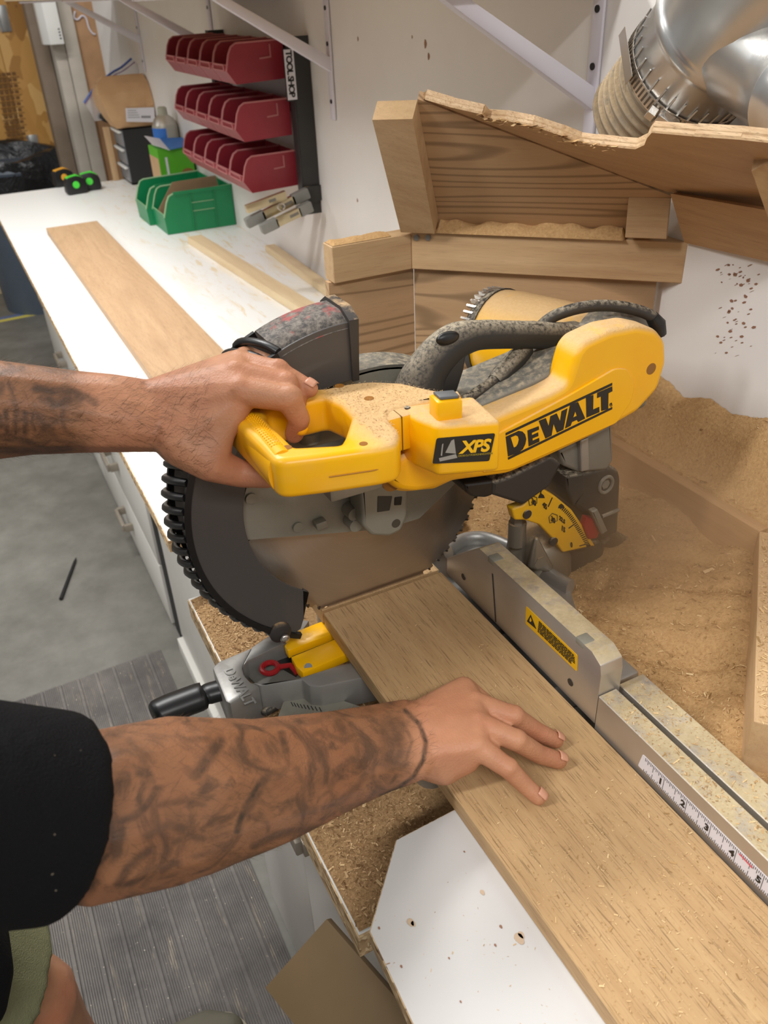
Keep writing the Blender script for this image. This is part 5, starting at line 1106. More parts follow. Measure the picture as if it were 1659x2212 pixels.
arm_hair(isR, 3000, rW-rE, 240, 930, 'arm_hair'); arm_hair(isL, 3400, lW-lE+V(0, .05, 0), -20, 450, 'arm_hair')
# nails
M['nail'] = plain('nail', hexc(206, 150, 122), .32, 0, 0, .03, spec=.5)
def nail(F, upv=Z_, w=1.0):
    (p0, r0), (p1, r1) = F[-2], F[-1]; d = nrm(p1-p0); up_ = nrm(np.array(upv)-d*(d@np.array(upv))); s = np.cross(d, up_); vs, fs = [], []
    for i in range(6):
        for j in range(7):
            a = (j/6-.5)*1.5*w; x = -.0045+.0095*i/5; e = .93 if i in (0, 5) else 1.0
            vs.append(p1+d*x*1.0+(s*math.sin(a*e)+up_*math.cos(a*e))*(r1*1.05+.0003-max(0, x)*.22))
    fs = [(i*7+j, i*7+j+1, (i+1)*7+j+1, (i+1)*7+j) for i in range(5) for j in range(6)]
    o = pyd('fingernail', vs, fs, M['nail'], per, smooth=80); s_ = o.modifiers.new('thick', 'SOLIDIFY'); s_.thickness = .0006; s_.offset = 1; return o
nail(rMid, (.1, .1, 1)); nail(rRing, (.1, 0, 1)); nail(rPin, (.25, .1, 1)); nail(lRing, (.15, -.15, 1))
# clothes
def cloth(name, c, dust=0):
    t = NT(name); vec = t.coord(); n = t.noise(vec, 7, 4, .6, .5); t.bump(t.math('ADD', n, t.math('MULTIPLY', t.noise(vec, 600, 2), .08)), .5, .03); f = t.noise(vec, 150, 2, .5)
    return t.out(t.mix(t.ramp(f, [(.74, (0, 0, 0, 1)), (.78, (.7, .7, .7, 1))]), c, hexc(196, 180, 156)) if dust else c, .9, 0, .15)
M['shirt'] = cloth('black_cotton', hexc(16, 16, 18), 1); M['shorts'] = cloth('olive_cotton', hexc(122, 122, 92))
m = MB(); cuff = ond(136, 1760, .58); ax_ = nrm(cuff-sR)
m.tube([sR-ax_*.05, sR+ax_*.05, sR+(cuff-sR)*.6, cuff-ax_*.006, cuff], [.082, .078, .066, .0625, .060], 28); m.hull([(sR, .084), (sR-ax_*.02, .08)])
axl = nrm(lE-sL); m.tube([sL-axl*.05, sL+axl*.06, sL+axl*.17], [.086, .082, .078], 28)
limb(m, [((sR+sL)/2+V(0, 0, -.035), .112, (0, .125, 0)), (V(-.37, .585, 1.15), .128, (0, .065, 0)), (V(-.405, .58, .90), .130, (0, .075, 0))]); m.hull([(sR, .078), (sL, .078), ((sR+sL)/2+V(0, 0, .05), .07), (V(-.36, .58, 1.2), .12)])
m.hull([(V(-.225, .58, .80), .085), (V(-.38, .55, .80), .13), (V(-.38, .6, 1.0), .13)])
link('t_shirt', remesh(m, .0045, 5), M['shirt'], per, None, 80)
m = MB(); limb(m, [(V(-.41, .575, .93), .115, (0, .08, 0)), (V(-.41, .575, .84), .118, (0, .085, 0))])
for h, k, f_ in ((hipR, knR, .86), (hipL, knL, .86)):
    e = h+(k-h)*f_; d = nrm(k-h); m.tube([h, h+(k-h)*.5, e], [.112, .108, .106], 26)
link('shorts', remesh(m, .006, 5), M['shorts'], per, None, 80)
M['shoe'] = plain('shoe_canvas', hexc(96, 92, 78), .8, 0, 0, .1, bumpy=.3); M['sole'] = plain('shoe_sole', hexc(150, 142, 124), .8)
for a, fwd in ((anR, nrm((1, -.1, 0))), (anL, nrm((1, .05, 0)))):
    g = V(a[0], a[1], FL+.0056); sd = V(-fwd[1], fwd[0], 0); m = MB()
    m.hull([(g-fwd*.045+Z_*.05, .036), (g+fwd*.17+sd*.018+Z_*.042, .030), (g+fwd*.17-sd*.02+Z_*.042, .030), (a, .044), (g+fwd*.20+Z_*.04, .026), (g-fwd*.05+Z_*.04, .036)])
    so_ = link('shoe', remesh(m, .004, 4), M['shoe'], per, None, 80); m = MB(); m.prism(rpoly([g-fwd*.088+sd*.03, g-fwd*.088-sd*.03, g+fwd*.10-sd*.045, g+fwd*.215-sd*.04, g+fwd*.235+sd*.0, g+fwd*.21+sd*.045, g+fwd*.10+sd*.042], .03), (0, 0, .026), .004); fin('sole', m, M['sole'], so_)
    m = MB()
    for q in np.linspace(.05, .13, 5): m.tube([g+fwd*q+sd*.022+Z_*(.098-q*.23), g+fwd*q+Z_*(.106-q*.23), g+fwd*q-sd*.022+Z_*(.098-q*.23)], .0025, 6)
    fin('lace', m, M['sole'], so_)['kind'] = 'stuff'
m = MB(); m.hull([(hdc-fd*.036+fu*.022, .089), (hdc+fu*.054-fd*.002, .071)]); link('hair', remesh(m, .006, 3), plain('dark_hair', hexc(52, 40, 30), .7, 0, 0, .2, bumpy=.6), per, None, 80)
for s in (-1, 1): fin('eye', MB().ball(hdc+fd*.070+fu*.008+fs_*.03*s, .0115), plain('eye', hexc(214, 208, 200), .3), per)
# ================================================================ small things along the bench
M['maroon'] = plain('maroon_plastic', hexc(142, 40, 52), .42, 0, .22, .08, .5, .95); M['pinkrim'] = plain('dusty_maroon_rim', hexc(178, 112, 112), .7, 0, 0, .05)
M['rackblack'] = plain('rack_black', hexc(44, 43, 42), .55, 0, .15, .05, .3, .9)
rk = thing('bin_rack', (.79, 2.28, 1.10), 'black steel rack on the wall holding three rows of red bins', 'rack')
for y in (1.955, 2.560):
    m = MB(); m.box(.764, .767, y, y+.030, 1.10, 1.478, .001); m.box(.767, XW-.0015, y, y+.003, 1.10, 1.478); fin('post', m, M['rackblack'], rk)
for z in (1.455, 1.335, 1.222): fin('cross_rail', MB().box(.7735, .778, 1.985, 2.560, z-.012, z+.012, .001), M['rackblack'], rk)
fin('end_block', MB().box(.768, XW-.001, 1.949, 1.9535, 1.13, 1.165), M['rackblack'], rk)
yl = 1.9545; pts = [ony(u, v, yl) for u, v in ((613, 123), (630, 121), (640, 199), (626, 203))]; c_ = sum(pts)/4
pl_ = fin('name_plate', MB().box(c_[0]-.0115, c_[0]+.0115, yl-.001, yl, c_[2]-.050, c_[2]+.050), M['tape'], rk, smooth=0)
fin('plate_border', MB().box(c_[0]-.0135, c_[0]+.0135, yl-.0004, yl+.0002, c_[2]-.053, c_[2]+.053), M['lettering'], rk, smooth=0)
text('lettering', 'TOOL', c_+V(-.0068, -.0014, .048), -Z_, X_, .0195, M['lettering'], rk, .0007, .0001, spacing=.80); text('lettering', 'SHOP', c_+V(-.0068, -.0014, -.002), -Z_, X_, .0195, M['lettering'], rk, .0007, .0001, spacing=.78)
def stackbin(name, L, w, prof, th, lip, mat, rim, label, cat, group=None):
    """hopper front bin; L = bottom back corner (wall side, camera side); prof = side outline (x, z) from the back"""
    t_ = thing(name, L, label, cat, group); m = MB()
    for y in (0, w-th): m.prism([V(L[0]+x, L[1]+y, L[2]+z) for x, z in prof], (0, th, 0))
    m.box(L[0]-th, L[0], L[1]+th, L[1]+w-th, L[2], L[2]+prof[1][1]); (x3, z3), (x4, z4) = prof[-2], prof[-1]
    m.prism([V(L[0]-th, L[1]+th, L[2]), V(L[0]+x4, L[1]+th, L[2]+z4), V(L[0]+x4, L[1]+th, L[2]+z4+th), V(L[0]-th, L[1]+th, L[2]+th)], (0, w-2*th, 0))
    m.prism([V(L[0]+x4, L[1]+th, L[2]+z4), V(L[0]+x3, L[1]+th, L[2]+z3), V(L[0]+x3+th, L[1]+th, L[2]+z3+.001), V(L[0]+x4+th, L[1]+th, L[2]+z4+th*.3)], (0, w-2*th, 0))
    m.prism([V(L[0]+x3, L[1]+th, L[2]+z3), V(L[0]+x3-.001, L[1]+th, L[2]+z3+lip), V(L[0]+x3+th, L[1]+th, L[2]+z3+lip), V(L[0]+x3+th, L[1]+th, L[2]+z3)], (0, w-2*th, 0))
    fin('shell', m, mat, t_, smooth=0)
    m = MB(); run = [prof[i] for i in range(1, len(prof)-1)]
    for y in (th/2, w-th/2): m.tube([V(L[0]+x, L[1]+y, L[2]+z) for x, z in run], th*.85, 6)
    m.tube([V(L[0]+x3+th/2, L[1]+th, L[2]+z3+lip), V(L[0]+x3+th/2, L[1]+w-th, L[2]+z3+lip)], th*.6, 5)
    fin('rim', m, rim, t_); return t_
def dup(root, d, label, group=None):
    r = root.copy(); COL.objects.link(r); r.location = root.location+Vector(d); r['label'] = label
    for ch in list(root.children):
        c = ch.copy(); COL.objects.link(c); c.parent = r
        for g in ch.children: e = g.copy(); COL.objects.link(e); e.parent = c
    return r
RP = [(0, 0), (0, .078), (-.110, .0765), (-.121, .070), (-.129, .056), (-.1375, .024), (-.118, -.004)]
rows = ('top', 'middle', 'bottom'); order = ('first', 'second', 'third', 'fourth', 'fifth')
b0 = stackbin('storage_bin', V(.764, 1.9995, 1.394), .1025, RP, .0026, .011, M['maroon'], M['pinkrim'], 'x', 'bin', 'red hopper bins on the wall rack')
hold = MB(); hold.box(.764-.1402, .764-.1375, 1.9995+.012, 1.9995+.0905, 1.394+.0225, 1.394+.0255).box(.764-.140, .764-.1372, 1.9995+.012, 1.9995+.0905, 1.394+.0335, 1.394+.0365).box(.764-.1402, .764-.1372, 1.9995+.012, 1.9995+.016, 1.394+.0255, 1.394+.0335).box(.764-.1402, .764-.1372, 1.9995+.0865, 1.9995+.0905, 1.394+.0255, 1.394+.0335)
fin('label_holder', hold, M['pinkrim'], b0, smooth=0)
rb = MB(); rb.prism([V(.764-x, 1.9995, 1.394+z) for x, z in ((.045, .012), (.045, .030), (.047, .030), (.047, .012))], (0, -.0012, 0))
for i, (dx, z) in enumerate(((.038, .05), (.070, .05), (.052, .028))): pass
fin('moulded_step', MB().prism([V(.764-x, 1.9994, 1.394+z) for x, z in ((.030, .044), (.030, .070), (.033, .070), (.033, .047), (.058, .045), (.058, .042))], (0, -.001, 0)), M['pinkrim'], b0, smooth=0); rb.bm.free()
for r, z in enumerate((1.394, 1.275, 1.162)):
    for k in range(5):
        lb = 'red hopper bin, %s from the black lettered post in the %s row of the rack' % (order[k], rows[r])
        if r == 0 and k == 0: b0['label'] = lb
        else: dup(b0, (.0035*r, k*.105, z-1.394), lb)
M['green'] = plain('green_plastic', hexc(16, 128, 78), .4, 0, .1, .06, .6, .95); M['greenrim'] = plain('dusty_green_rim', hexc(140, 176, 134), .7, 0, 0, .05)
GP = [(0, 0), (.002, .122), (-.188, .117), (-.200, .112), (-.210, .094), (-.2245, .052), (-.222, .0005)]
g1 = stackbin('parts_bin', V(.8065, 2.680, ZT+.0005), .150, GP, .0035, .006, M['green'], M['greenrim'], 'green hopper bin on the bench with a brown divider standing in it', 'bin', 'green bins on the bench')
m = MB(); y = 2.680
for x in (.060, .135): m.prism([V(.8065-x, y, ZT+.006), V(.8065-x-.003, y, ZT+.006), V(.8065-x-.001, y, ZT+.112), V(.8065-x+.003, y, ZT+.112)], (0, -.003, 0))
fin('upright_rib', m, M['green'], g1, smooth=0)['kind'] = 'stuff'
m = MB(); 
for z in (.060, .085): m.box(.8065-.132, .8065-.062, y-.0028, y, ZT+z, ZT+z+.002)
fin('cross_rib', m, M['greenrim'], g1, smooth=0)['kind'] = 'stuff'
fin('top_flange', MB().box(.8065-.186, .8085, y-.003, y, ZT+.1145, ZT+.124), M['green'], g1, smooth=0)
dup(g1, (-.018, .158, 0), 'plain green hopper bin behind the bin with the divider')
M['kraft'] = plain('kraft_card', hexc(150, 122, 92), .8, 0, 0, .06)
yd = 2.745; tag(fin('bin_divider', MB().prism([ony(u, v, yd) for u, v in ((343, 452), (346, 466), (420, 462), (473, 440), (471, 398), (466, 379), (372, 394))], (0, .003, 0)), M['kraft'], None, smooth=0), 'brown card divider standing slanted in the green bin', 'divider')
# small drawer organiser with paper bag on top
M['orgblack'] = plain('organiser_black', hexc(38, 37, 38), .5, 0, 0, .04)
t = NT('smoky_clear'); t.b.inputs['Transmission Weight'].default_value = 0; M['clearg'] = t.out(hexc(132, 134, 138), .25)
og = thing('drawer_organizer', (.74, 3.64, ZT), 'black drawer organiser with three grey clear drawers at the end of the bench', 'organizer')
ox0, ox1, oy0, oy1, oz = .672, .803, 3.565, 3.735, ZT+.205
m = MB(); m.box(ox0, ox1, oy0, oy0+.004, ZT+.0006, oz).box(ox0, ox1, oy1-.004, oy1, ZT+.0006, oz).box(ox0, ox1, oy0, oy1, oz-.004, oz).box(ox1-.004, ox1, oy0, oy1, ZT+.0006, oz).box(ox0, ox1, oy0, oy1, ZT+.0006, ZT+.006)
fin('case', m, M['orgblack'], og, smooth=0)
for k in range(3):
    z0 = ZT+.009+k*.065; d_ = fin('drawer', MB().box(ox0-.004, ox0+.10, oy0+.007, oy1-.007, z0, z0+.058, .002), M['clearg'], og)
    fin('drawer_pull', MB().box(ox0-.016, ox0-.004, oy0+.007, oy1-.007, z0+.050, z0+.058, .002), M['white'], d_)
tag(fin('wood_offcut', MB().box(ox0-.045, ox0-.022, oy1-.03, oy1-.01, ZT+.0005, ZT+.20, .001), M['pinevert'], None, smooth=0), 'thin upright wood offcut leaning next to the black drawer organiser', 'offcut')
def bag_geo():
    rings = [(0, .655, .802, 3.575, 3.70), (.03, .640, .808, 3.565, 3.71), (.075, .622, .8085, 3.555, 3.72), (.12, .612, .8085, 3.565, 3.715), (.150, .622, .8085, 3.585, 3.69), (.168, .640, .805, 3.615, 3.66), (.176, .648, .800, 3.628, 3.645)]
    vs, fs = [], []; n = 28
    for j, (z, a, b, c, d) in enumerate(rings):
        for i in range(n):
            s = 4*i/n; k = int(s); f = s-k; x, y = ((a+(b-a)*f, c), (b, c+(d-c)*f), (b-(b-a)*f, d), (a, d-(d-c)*f))[k]
            q = V(x, y, oz+.0008+z); q += RNG.normal(0, .0028 if 0 < j < 6 else .001, 3); q[0] = min(q[0], .8085); q[2] = max(q[2], oz+.0008); vs.append(q)
    for j in range(len(rings)-1):
        for i in range(n): fs.append((j*n+i, j*n+(i+1) % n, (j+1)*n+(i+1) % n, (j+1)*n+i))
    fs.append(tuple(range(n))[::-1]); fs.append(tuple(range(len(vs)-n, len(vs)))); return vs, fs
M['paper'] = plain('brown_paper', hexc(204, 164, 122), .8, 0, 0, .08, bumpy=.3)
pgt = thing('paper_bag', (.72, 3.63, oz), 'folded brown paper bag with a white label on top of the drawer organiser', 'bag'); vs, fs = bag_geo(); pyd('paper', vs, fs, M['paper'], pgt, smooth=25)
lb_ = [ony(u, v, 3.548) for u, v in ((272, 234), (333, 232), (335, 264), (274, 263))]; la = fin('label', MB().prism(lb_, (0, .012, 0)), M['tape'], pgt, smooth=0)
for k in range(4): fin('printed_line', MB().prism([ony(u, v, 3.5476) for u, v in ((276, 238+k*5), (294+3*k, 237.5+k*5), (294+3*k, 239+k*5), (276, 239.5+k*5))], (0, .0003, 0)), plain('pale_print', hexc(150, 150, 150), .7), la, smooth=0)
for k in range(6): fin('printed_mark', MB().prism([ony(u, v, 3.5476) for u, v in ((306+k*3.4, 250), (308+k*3.4, 250), (308+k*3.4, 255), (306+k*3.4, 255))], (0, .0003, 0)), M['ink'], la, smooth=0)
t = NT('thin_film'); t.out(hexc(226, 226, 232), .25); tr = t.new('ShaderNodeBsdfTransparent'); mx = t.new('ShaderNodeMixShader'); mx.inputs[0].default_value = .45; t.ln(tr.outputs[0], mx.inputs[1]); t.ln(t.b.outputs[0], mx.inputs[2]); t.ln(mx.outputs[0], t.n['Material Output'].inputs['Surface']); M['film'] = t.m
yz = 3.725; zb_ = thing('zip_bag', ony(225, 262, yz), 'clear zip bag with a blue seal leaning behind the paper bag', 'bag')
s1 = spline([ony(u, v, yz) for u, v in ((181, 222), (207, 186), (240, 158), (262, 145), (284, 126))], 5); s2 = spline([ony(u, v, yz+.01) for u, v in ((196, 244), (222, 215), (252, 200), (290, 190), (330, 172))], 5)
s3 = spline([ony(u, v, yz+.012) for u, v in ((205, 262), (226, 258), (246, 250), (280, 240), (322, 232))], 5)
vs = [p+V(0, .003*math.sin(i*1.7), 0) for i, p in enumerate(s1)]+[p+V(0, .004*math.sin(i*2.3), 0) for i, p in enumerate(s2)]+s3; n = len(s1)
pyd('film', vs, [(r*n+i, r*n+i+1, (r+1)*n+i+1, (r+1)*n+i) for r in range(2) for i in range(n-1)], M['film'], zb_, smooth=80)
m = MB(); m.tube([p+V(.0, -.001, 0) for p in s1], (.0042), 6); fin('zip_seal', m, plain('blue_seal', hexc(70, 100, 176), .4), zb_)
m = MB(); m.tube([p+(q-p)*.16-Y_*.0015 for p, q in zip(s1, s2)], (.0018), 6); fin('zip_line', m, plain('violet_seal', hexc(150, 110, 160), .4), zb_)
fin('dark_tool', MB().hull([(ony(214, 252, yz+.02), .010), (ony(236, 232, yz+.02), .014), (ony(240, 262, yz+.02), .012)]).hull([(ony(292, 168, yz+.02), .010), (ony(318, 172, yz+.02), .008)]), M['orgblack'], zb_)['kind'] = 'stuff'
# spray can, wipes box, scraps
cx = ony(370, 300, 3.245)[0]; cc_ = V(min(cx, XW-.047), 3.245, ZT+.0006)
cn = thing('spray_can', cc_, 'blue and grey spray can standing behind the green wipes box', 'can')
fin('body', MB().tube([cc_, cc_+Z_*.004, cc_+Z_*.240, cc_+Z_*.245], [.041, .0445, .0445, .042], 32), plain('can_grey', hexc(176, 172, 160), .4, .2), cn)
fin('shoulder', MB().tube([cc_+Z_*.245, cc_+Z_*.263, cc_+Z_*.275], [.042, .034, .018], 32), M['alu'], cn); fin('cap', MB().tube([cc_+Z_*.273, cc_+Z_*.297, cc_+Z_*.301], [.018, .0165, .012], 24), plain('cap_grey', hexc(170, 168, 150), .5), cn)
vs, fs = [], []
for i in range(11):
    a = math.radians(168+i*9.2); vs += [cc_+V(.0452*math.cos(a), .0452*math.sin(a), z) for z in (.03, .236)]
bl = pyd('blue_label', vs, [(2*i, 2*i+2, 2*i+3, 2*i+1) for i in range(10)], plain('label_blue', hexc(56, 118, 206), .4), cn)
for k in range(6): fin('printed_line', MB().box(cc_[0]+.0, cc_[0]+.026, cc_[1]-.0456, cc_[1]-.0448+.004, cc_[2]+.09+.016*k, cc_[2]+.093+.016*k), plain('label_text_grey', hexc(130, 128, 122), .6), cn, smooth=0)
M['wgreen'] = plain('box_green', hexc(92, 176, 40), .5, 0, 0, .05); M['wblue'] = plain('box_blue', hexc(52, 112, 190), .5, 0, 0, .05)
wb_ = thing('wipes_box', (.73, 3.12, ZT), 'torn open green cardboard box with blue and white flaps behind the green bins', 'box')
wx0, wx1, wy0, wy1, wz = .680, .800, 3.06, 3.19, ZT+.192
fin('carton', MB().box(wx0, wx1, wy0, wy1, ZT+.0006, wz, .001), M['wgreen'], wb_, smooth=0)
fin('side_panel', MB().box(wx0-.0008, wx0, wy0+.002, wy1-.002, ZT+.002, wz-.03), plain('box_tan', hexc(196, 160, 120), .6), wb_, smooth=0)
fl = MB(); fl.faces([V(wx0-.012, wy0-.002, wz+.018), V(wx0+.040, wy0-.016, wz-.004), V(wx0+.045, wy1, wz+.016), V(wx0-.006, wy1, wz+.030)], [(0, 1, 2, 3)]); o = fin('white_flap', fl, M['tape'], wb_, smooth=0); s_ = o.modifiers.new('t', 'SOLIDIFY'); s_.thickness = .0012
fl = MB(); fl.faces([V(wx0+.040, wy0-.016, wz-.002), V(wx1+.004, wy0-.010, wz+.004), V(wx1+.004, wy1, wz+.012), V(wx0+.046, wy1, wz+.016)], [(0, 1, 2, 3)]); o = fin('blue_flap', fl, M['wblue'], wb_, smooth=0); s_ = o.modifiers.new('t', 'SOLIDIFY'); s_.thickness = .0012
e_ = [V(wx0+.075+.075*math.cos(a), wy0-.0004, ZT+.040+.055*math.sin(a)) for a in np.linspace(0, math.pi, 15)]; e_ = [V(min(max(p[0], wx0), wx1), p[1], p[2]) for p in e_]
fin('blue_print', MB().prism(e_, (0, .0003, 0)), M['wblue'], wb_, smooth=0); fin('dark_print', MB().prism([V(wx0+.075+.03*math.cos(a), wy0-.0008, ZT+.068+.018*math.sin(a)) for a in np.linspace(0, 6.28, 13)[:-1]], (0, .0003, 0)), plain('print_navy', hexc(24, 44, 84), .5), wb_, smooth=0)
fin('brown_print', MB().prism([V(wx1-.026+.024*math.cos(a), wy0-.001, ZT+.105+.018*math.sin(a)) for a in np.linspace(0, 6.28, 13)[:-1]], (0, .0003, 0)), plain('print_brown', hexc(150, 104, 56), .6), wb_, smooth=0)
fin('white_print', MB().box(wx0+.022, wx0+.030, wy0-.0008, wy0-.0003, ZT+.11, ZT+.165), M['tape'], wb_, smooth=0)
vs, fs = [], []
for i in range(9):
    for j in range(9): vs.append(V(.628+.05*i/8, 3.10+.08*j/8, ZT+.002+.034*abs(math.sin(i*1.1+j*.8))*(1-abs(i-4)/5)+RNG.uniform(0, .007)))
o = pyd('paper_scrap', vs, [(i*9+j, (i+1)*9+j, (i+1)*9+j+1, i*9+j+1) for i in range(8) for j in range(8)], M['tape'], smooth=0); tag(o, 'crumpled white paper scrap in front of the green wipes box', 'paper'); s_ = o.modifiers.new('t', 'SOLIDIFY'); s_.thickness = .0008
# tape measures
M['tmgreen'] = plain('lime_plastic', hexc(74, 214, 62), .4); M['tmorange'] = plain('orange_plastic', hexc(222, 160, 50), .4)
def tapem(p, col, label, ang):
    t_ = thing('tape_measure', p, label, 'tape measure'); c, s = math.cos(ang), math.sin(ang); u, w = V(c, s, 0), V(-s, c, 0); r = .036
    pts = rpoly([p-u*.040-w*.018, p+u*.040-w*.018, p+u*.040+w*.018, p-u*.040+w*.018], .008)
    prof = rpoly([p-u*.040+Z_*.0006-w*.018, p+u*.042+Z_*.0006-w*.018, p+u*.040+Z_*.05-w*.018, p+u*.012+Z_*.066-w*.018, p-u*.034+Z_*.060-w*.018], .014)
    b_ = MB().prism(prof, w*.036, .003); fin('body', b_, M['saw_black'], t_)
    fin('top_band', MB().prism([q+w*.006 for q in rpoly([p+u*.034+Z_*.054-w*.018, p+u*.012+Z_*.0685-w*.018, p-u*.030+Z_*.0625-w*.018, p-u*.028+Z_*.054-w*.018], .003)], w*.024, .001), col, t_)
    fin('side_disc', MB().cyl(p+Z_*.034-w*.0178, p+Z_*.034-w*.0205, .0135, .012, 20), col, t_); return t_
tapem(onz(146, 408, ZT+.0006)+V(.0, .075, 0), M['tmorange'], 'black tape measure with an orange top at the far bench edge', .3)
tapem(onz(166, 418, ZT+.0006), M['tmgreen'], 'black and lime tape measure in front of the orange topped one', .15)
tapem(onz(197, 410, ZT+.0006), M['tmgreen'], 'black and lime tape measure showing its round lime disc, beside the organiser', -.1)
# spring clamps hooked on the rack
M['clampgrey'] = plain('clamp_grip_grey', hexc(132, 132, 128), .6); M['clampgold'] = plain('clamp_plate', hexc(196, 182, 150), .3, .8)
def clampP(x, y, yy): return ony(340+x*.217, 40+y*.217, yy)
def sclamp(arms, yy, label):
    t_ = thing('spring_clamp', clampP(1300, 1900, yy), label, 'clamp', 'spring clamps on the rack')
    for k, (a, b, wa, wb2, g0, g1) in enumerate(arms):
        A_, B_ = clampP(*a, yy+k*.004), clampP(*b, yy+k*.004); d = nrm(B_-A_); n_ = nrm(np.cross(d, Y_)); L = np.linalg.norm(B_-A_); f = lambda s, w: (A_+d*L*s+n_*w, A_+d*L*s-n_*w)
        w_ = lambda s: wa+(wb2-wa)*s
        p0, q0_ = f(g0, w_(g0)); p1, q1_ = f(1-g1, w_(1-g1)); fin('arm', MB().prism([p0, p1, q1_, q0_], Y_*.014, .0015), M['clampgold'], t_)
        for s0, s1 in ((0, g0+.04), (1-g1-.04, 1)):
            if s1-s0 < .08: continue
            p0, q0_ = f(s0, w_(s0)*1.15); p1, q1_ = f(s1, w_(s1)*1.15); fin('grip', MB().prism(rpoly([p0, p1, q1_, q0_], .004), Y_*.017-Y_*0, .002), M['clampgrey'], t_)
        fin('stamp', MB().prism([A_+d*L*.55+n_*.004-Y_*.0004, A_+d*L*.72+n_*.004-Y_*.0004, A_+d*L*.72-n_*.003-Y_*.0004, A_+d*L*.55-n_*.003-Y_*.0004], Y_*.0006), plain('stamp_grey', hexc(120, 116, 108), .5), t_, smooth=0)
    m = MB(); c = clampP(1240, 1880, yy+.008); m.tube([c+V(.008*math.cos(a), a*.0006, .008*math.sin(a)) for a in np.linspace(0, 18, 40)], .0012, 5); fin('spring', m, M['steel'], t_); return t_
sclamp([((892, 1905), (1290, 1760), .009, .010, 0, 0), ((895, 2050), (1512, 1735), .010, .011, .25, .22)], 1.932, 'shiny spring clamp hooked on the bottom of the black rack post, upper of two')
sclamp([((1045, 2110), (1545, 1870), .010, .011, .28, .22)], 1.908, 'grey tipped spring clamp hooked just under the shiny one')
# ================================================================ dust frame and heap behind the saw
zf = 1.02
fr = thing('timber_surround', (.66, .6, ZT), 'low wooden surround half buried in sawdust along the wall behind the saw', 'surround')
ra, rb_ = onz(1340, 950, zf), onz(1620, 1155, zf); xr0 = (ra[0]+rb_[0])/2
fin('back_rail', MB().box(xr0, xr0+.02, rb_[1], 1.0, .945, zf, .0012), M['ply90'], fr, smooth=0)
q0, q1 = V(xr0, rb_[1], zf), onz(1628, 1558, zf); dq = nrm(q1-q0); nq = nrm(V(-dq[1], dq[0], 0)); nq = nq if nq[0] > 0 else -nq
M['mapleB'] = wood('maple_rail_back', hexc(214, 176, 130), hexc(190, 148, 104), RZ(-45), 50, .05, .5, .25, 41)
fin('diagonal_rail', MB().prism([q0-V(0, 0, .085), q1-V(0, 0, .085), q1-V(0, 0, .085)+nq*.05, q0-V(0, 0, .085)+nq*.05], (0, 0, .085), .0012), M['mapleB'], fr, smooth=0)
yw = [.50, .602, .655, .687, .733, .771, .84, .95, 1.05]; zw = [1.125, 1.107, 1.090, 1.096, 1.082, 1.095, 1.10, 1.09, 1.06]
yw_ = np.linspace(.2, 1.1, 400); 
def wallz(y): return float(np.interp(y, yw, zw))
def heap(x, y):
    n = bumpf(x*.8, y*.8)*.0035+bumpf(x*2.1+3, y*2.3)*.0016
    if x > xr0+.012 and y > rb_[1]-.02:                  # the drift between frame and wall
        s = max(0, min(1, (x-xr0-.02)/(XW-xr0-.02))); s = s*s*(3-2*s); return zf+.004+(wallz(y)-zf-.004)*s+n*.8
    d = (V(x, y, 0)-V(q0[0], q0[1], 0))@nq               # beyond the diagonal rail
    if d > .02 and y < rb_[1]+.03 and y > q1[1]-.25:
        k_ = min(1, max(0, (y-q1[1]+.25)/.25)); k_ *= min(1, (d-.02)/.03); return .958+n+k_*(zf-.012-.958+.03*min(1, d/.1))
    # inside the frame
    z = .946+.018*min(1, max(0, (x-.56)/.12))+n*1.6-.012*math.exp(-((x-.55)**2+(y-.66)**2)/.004)
    z += .012*math.exp(-((x-.62)**2+(y-.50)**2)/.004)
    z += .020*max(0, 1-abs(x-xr0+.0)/.05)*(.6+.4*math.sin(y*31))
    dd = max(0, -d); z += .018*max(0, 1-dd/.05)*(.5+.5*math.sin((x-y)*38+1.))
    return z
def near_(x, y):
    return y > .30 and x > .4835 and not (x < .50 and y > .45)
NX, NY = 150, 300; x0_, x1_, y0_, y1_ = .4835, XW-.0005, -.3, 1.0
gxs, gys = np.linspace(x0_, x1_, NX), np.linspace(y0_, y1_, NY)
hv = np.array([[heap(x, y) for y in gys] for x in gxs])
hv[:, 1:-1] = (hv[:, :-2]+2*hv[:, 1:-1]+hv[:, 2:])/4; hv[1:-1] = (hv[:-2]+2*hv[1:-1]+hv[2:])/4
for i, x in enumerate(gxs):
    for j, y in enumerate(gys):
        if x < .53 and y < .43: hv[i, j] = min(hv[i, j], .958+.02*max(0, (x-.4835)/.05))
vs = [(x, y, hv[i, j]+RNG.normal(0, .0006)) for i, x in enumerate(gxs) for j, y in enumerate(gys)]
fs = [(i*NY+j, (i+1)*NY+j, (i+1)*NY+j+1, i*NY+j+1) for i in range(NX-1) for j in range(NY-1)]
dp = stuff(pyd('sawdust', vs, fs, M['dust'], None, smooth=80), 'deep tan drift of fine sawdust between the saw and the wall', 'sawdust')
def ph():
    x, y = RNG.uniform(.485, XW-.002), RNG.uniform(.2, .98); i = int((x-x0_)/(x1_-x0_)*(NX-1)); j = int((y-y0_)/(y1_-y0_)*(NY-1)); return (x, y, hv[i, j]+.001)
flakes('dust_chips', 16000, ph, .0011, M['flake'], dp, 'small pale chips')
def pr2():
    x = RNG.choice([RNG.uniform(.4212, .4405), RNG.uniform(.452, .4805)]); return (x, RNG.uniform(.02, .42), (.990 if x < .445 else .985)+.0004)
flakes('rail_chips', 2600, pr2, .0007, M['flake'], r2, 'pale chips', curl=.15)
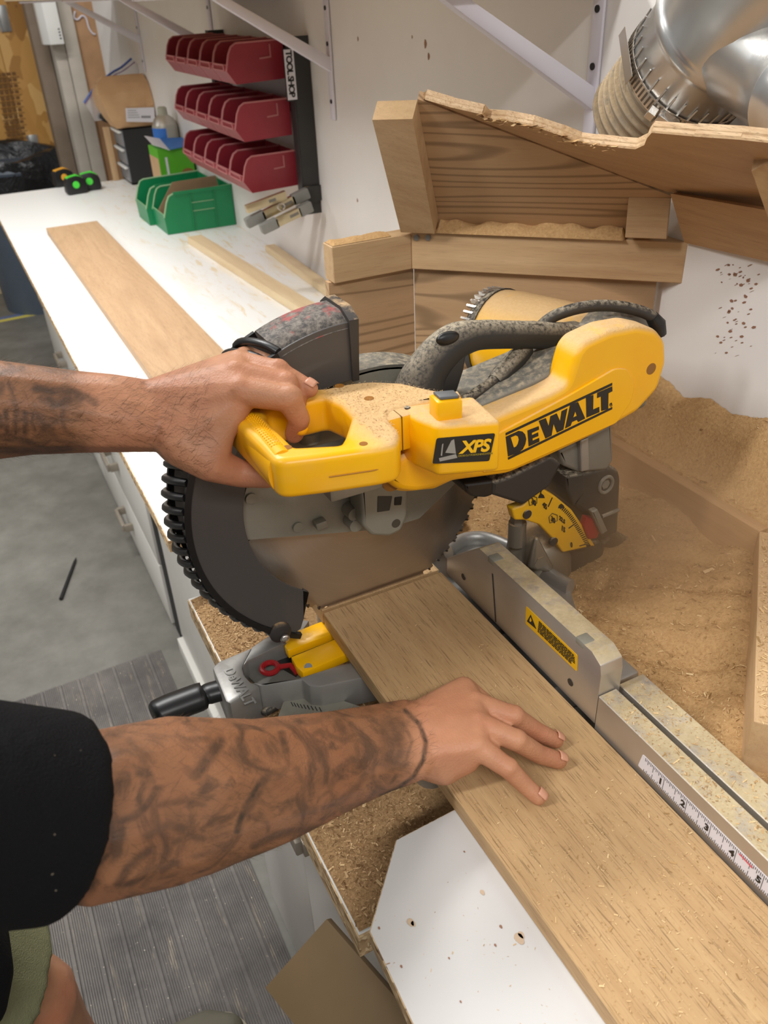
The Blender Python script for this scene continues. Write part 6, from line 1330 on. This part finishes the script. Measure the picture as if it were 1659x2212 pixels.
def pfr():
    a = RNG.uniform(); p = q0+(q1-q0)*a+nq*RNG.uniform(.002, .048); return (p[0], p[1], zf+.0006)
flakes('rail_chips', 2200, pfr, .0009, M['flake'], fr, 'pale chips', curl=.2)
# airborne dust
vm = bpy.data.materials.new('airborne_dust'); vm.use_nodes = True; nt_ = vm.node_tree; nt_.nodes.clear()
o_ = nt_.nodes.new('ShaderNodeOutputMaterial'); pv = nt_.nodes.new('ShaderNodeVolumePrincipled'); pv.inputs['Color'].default_value = (.86, .66, .44, 1); pv.inputs['Anisotropy'].default_value = .2
tc = nt_.nodes.new('ShaderNodeTexCoord'); nz = nt_.nodes.new('ShaderNodeTexNoise'); nz.inputs['Scale'].default_value = 7; nz.inputs['Detail'].default_value = 3
gr = nt_.nodes.new('ShaderNodeTexGradient'); gr.gradient_type = 'SPHERICAL'; mpn = nt_.nodes.new('ShaderNodeMapping'); mpn.inputs['Scale'].default_value = (6.1, 4.3, 8.0)
nt_.links.new(tc.outputs['Object'], nz.inputs['Vector']); nt_.links.new(tc.outputs['Object'], mpn.inputs['Vector']); nt_.links.new(mpn.outputs[0], gr.inputs['Vector'])
mm = nt_.nodes.new('ShaderNodeMath'); mm.operation = 'MULTIPLY'; nt_.links.new(nz.outputs['Fac'], mm.inputs[0]); nt_.links.new(gr.outputs['Fac'], mm.inputs[1])
m3 = nt_.nodes.new('ShaderNodeMath'); m3.operation = 'MULTIPLY'; m3.inputs[1].default_value = 10; nt_.links.new(mm.outputs[0], m3.inputs[0]); nt_.links.new(m3.outputs[0], pv.inputs['Density']); nt_.links.new(pv.outputs[0], o_.inputs['Volume'])
hz = MB(); hz.ball((0, 0, 0), 1, 3, (.165, .235, .125)); me = bpy.data.meshes.new('dust_haze'); hz.bm.to_mesh(me); hz.bm.free(); me.materials.append(vm)
ho_ = bpy.data.objects.new('dust_haze', me); COL.objects.link(ho_); ho_.location = (.605, .59, 1.035); stuff(ho_, 'thin tan haze of airborne dust behind the saw', 'haze')
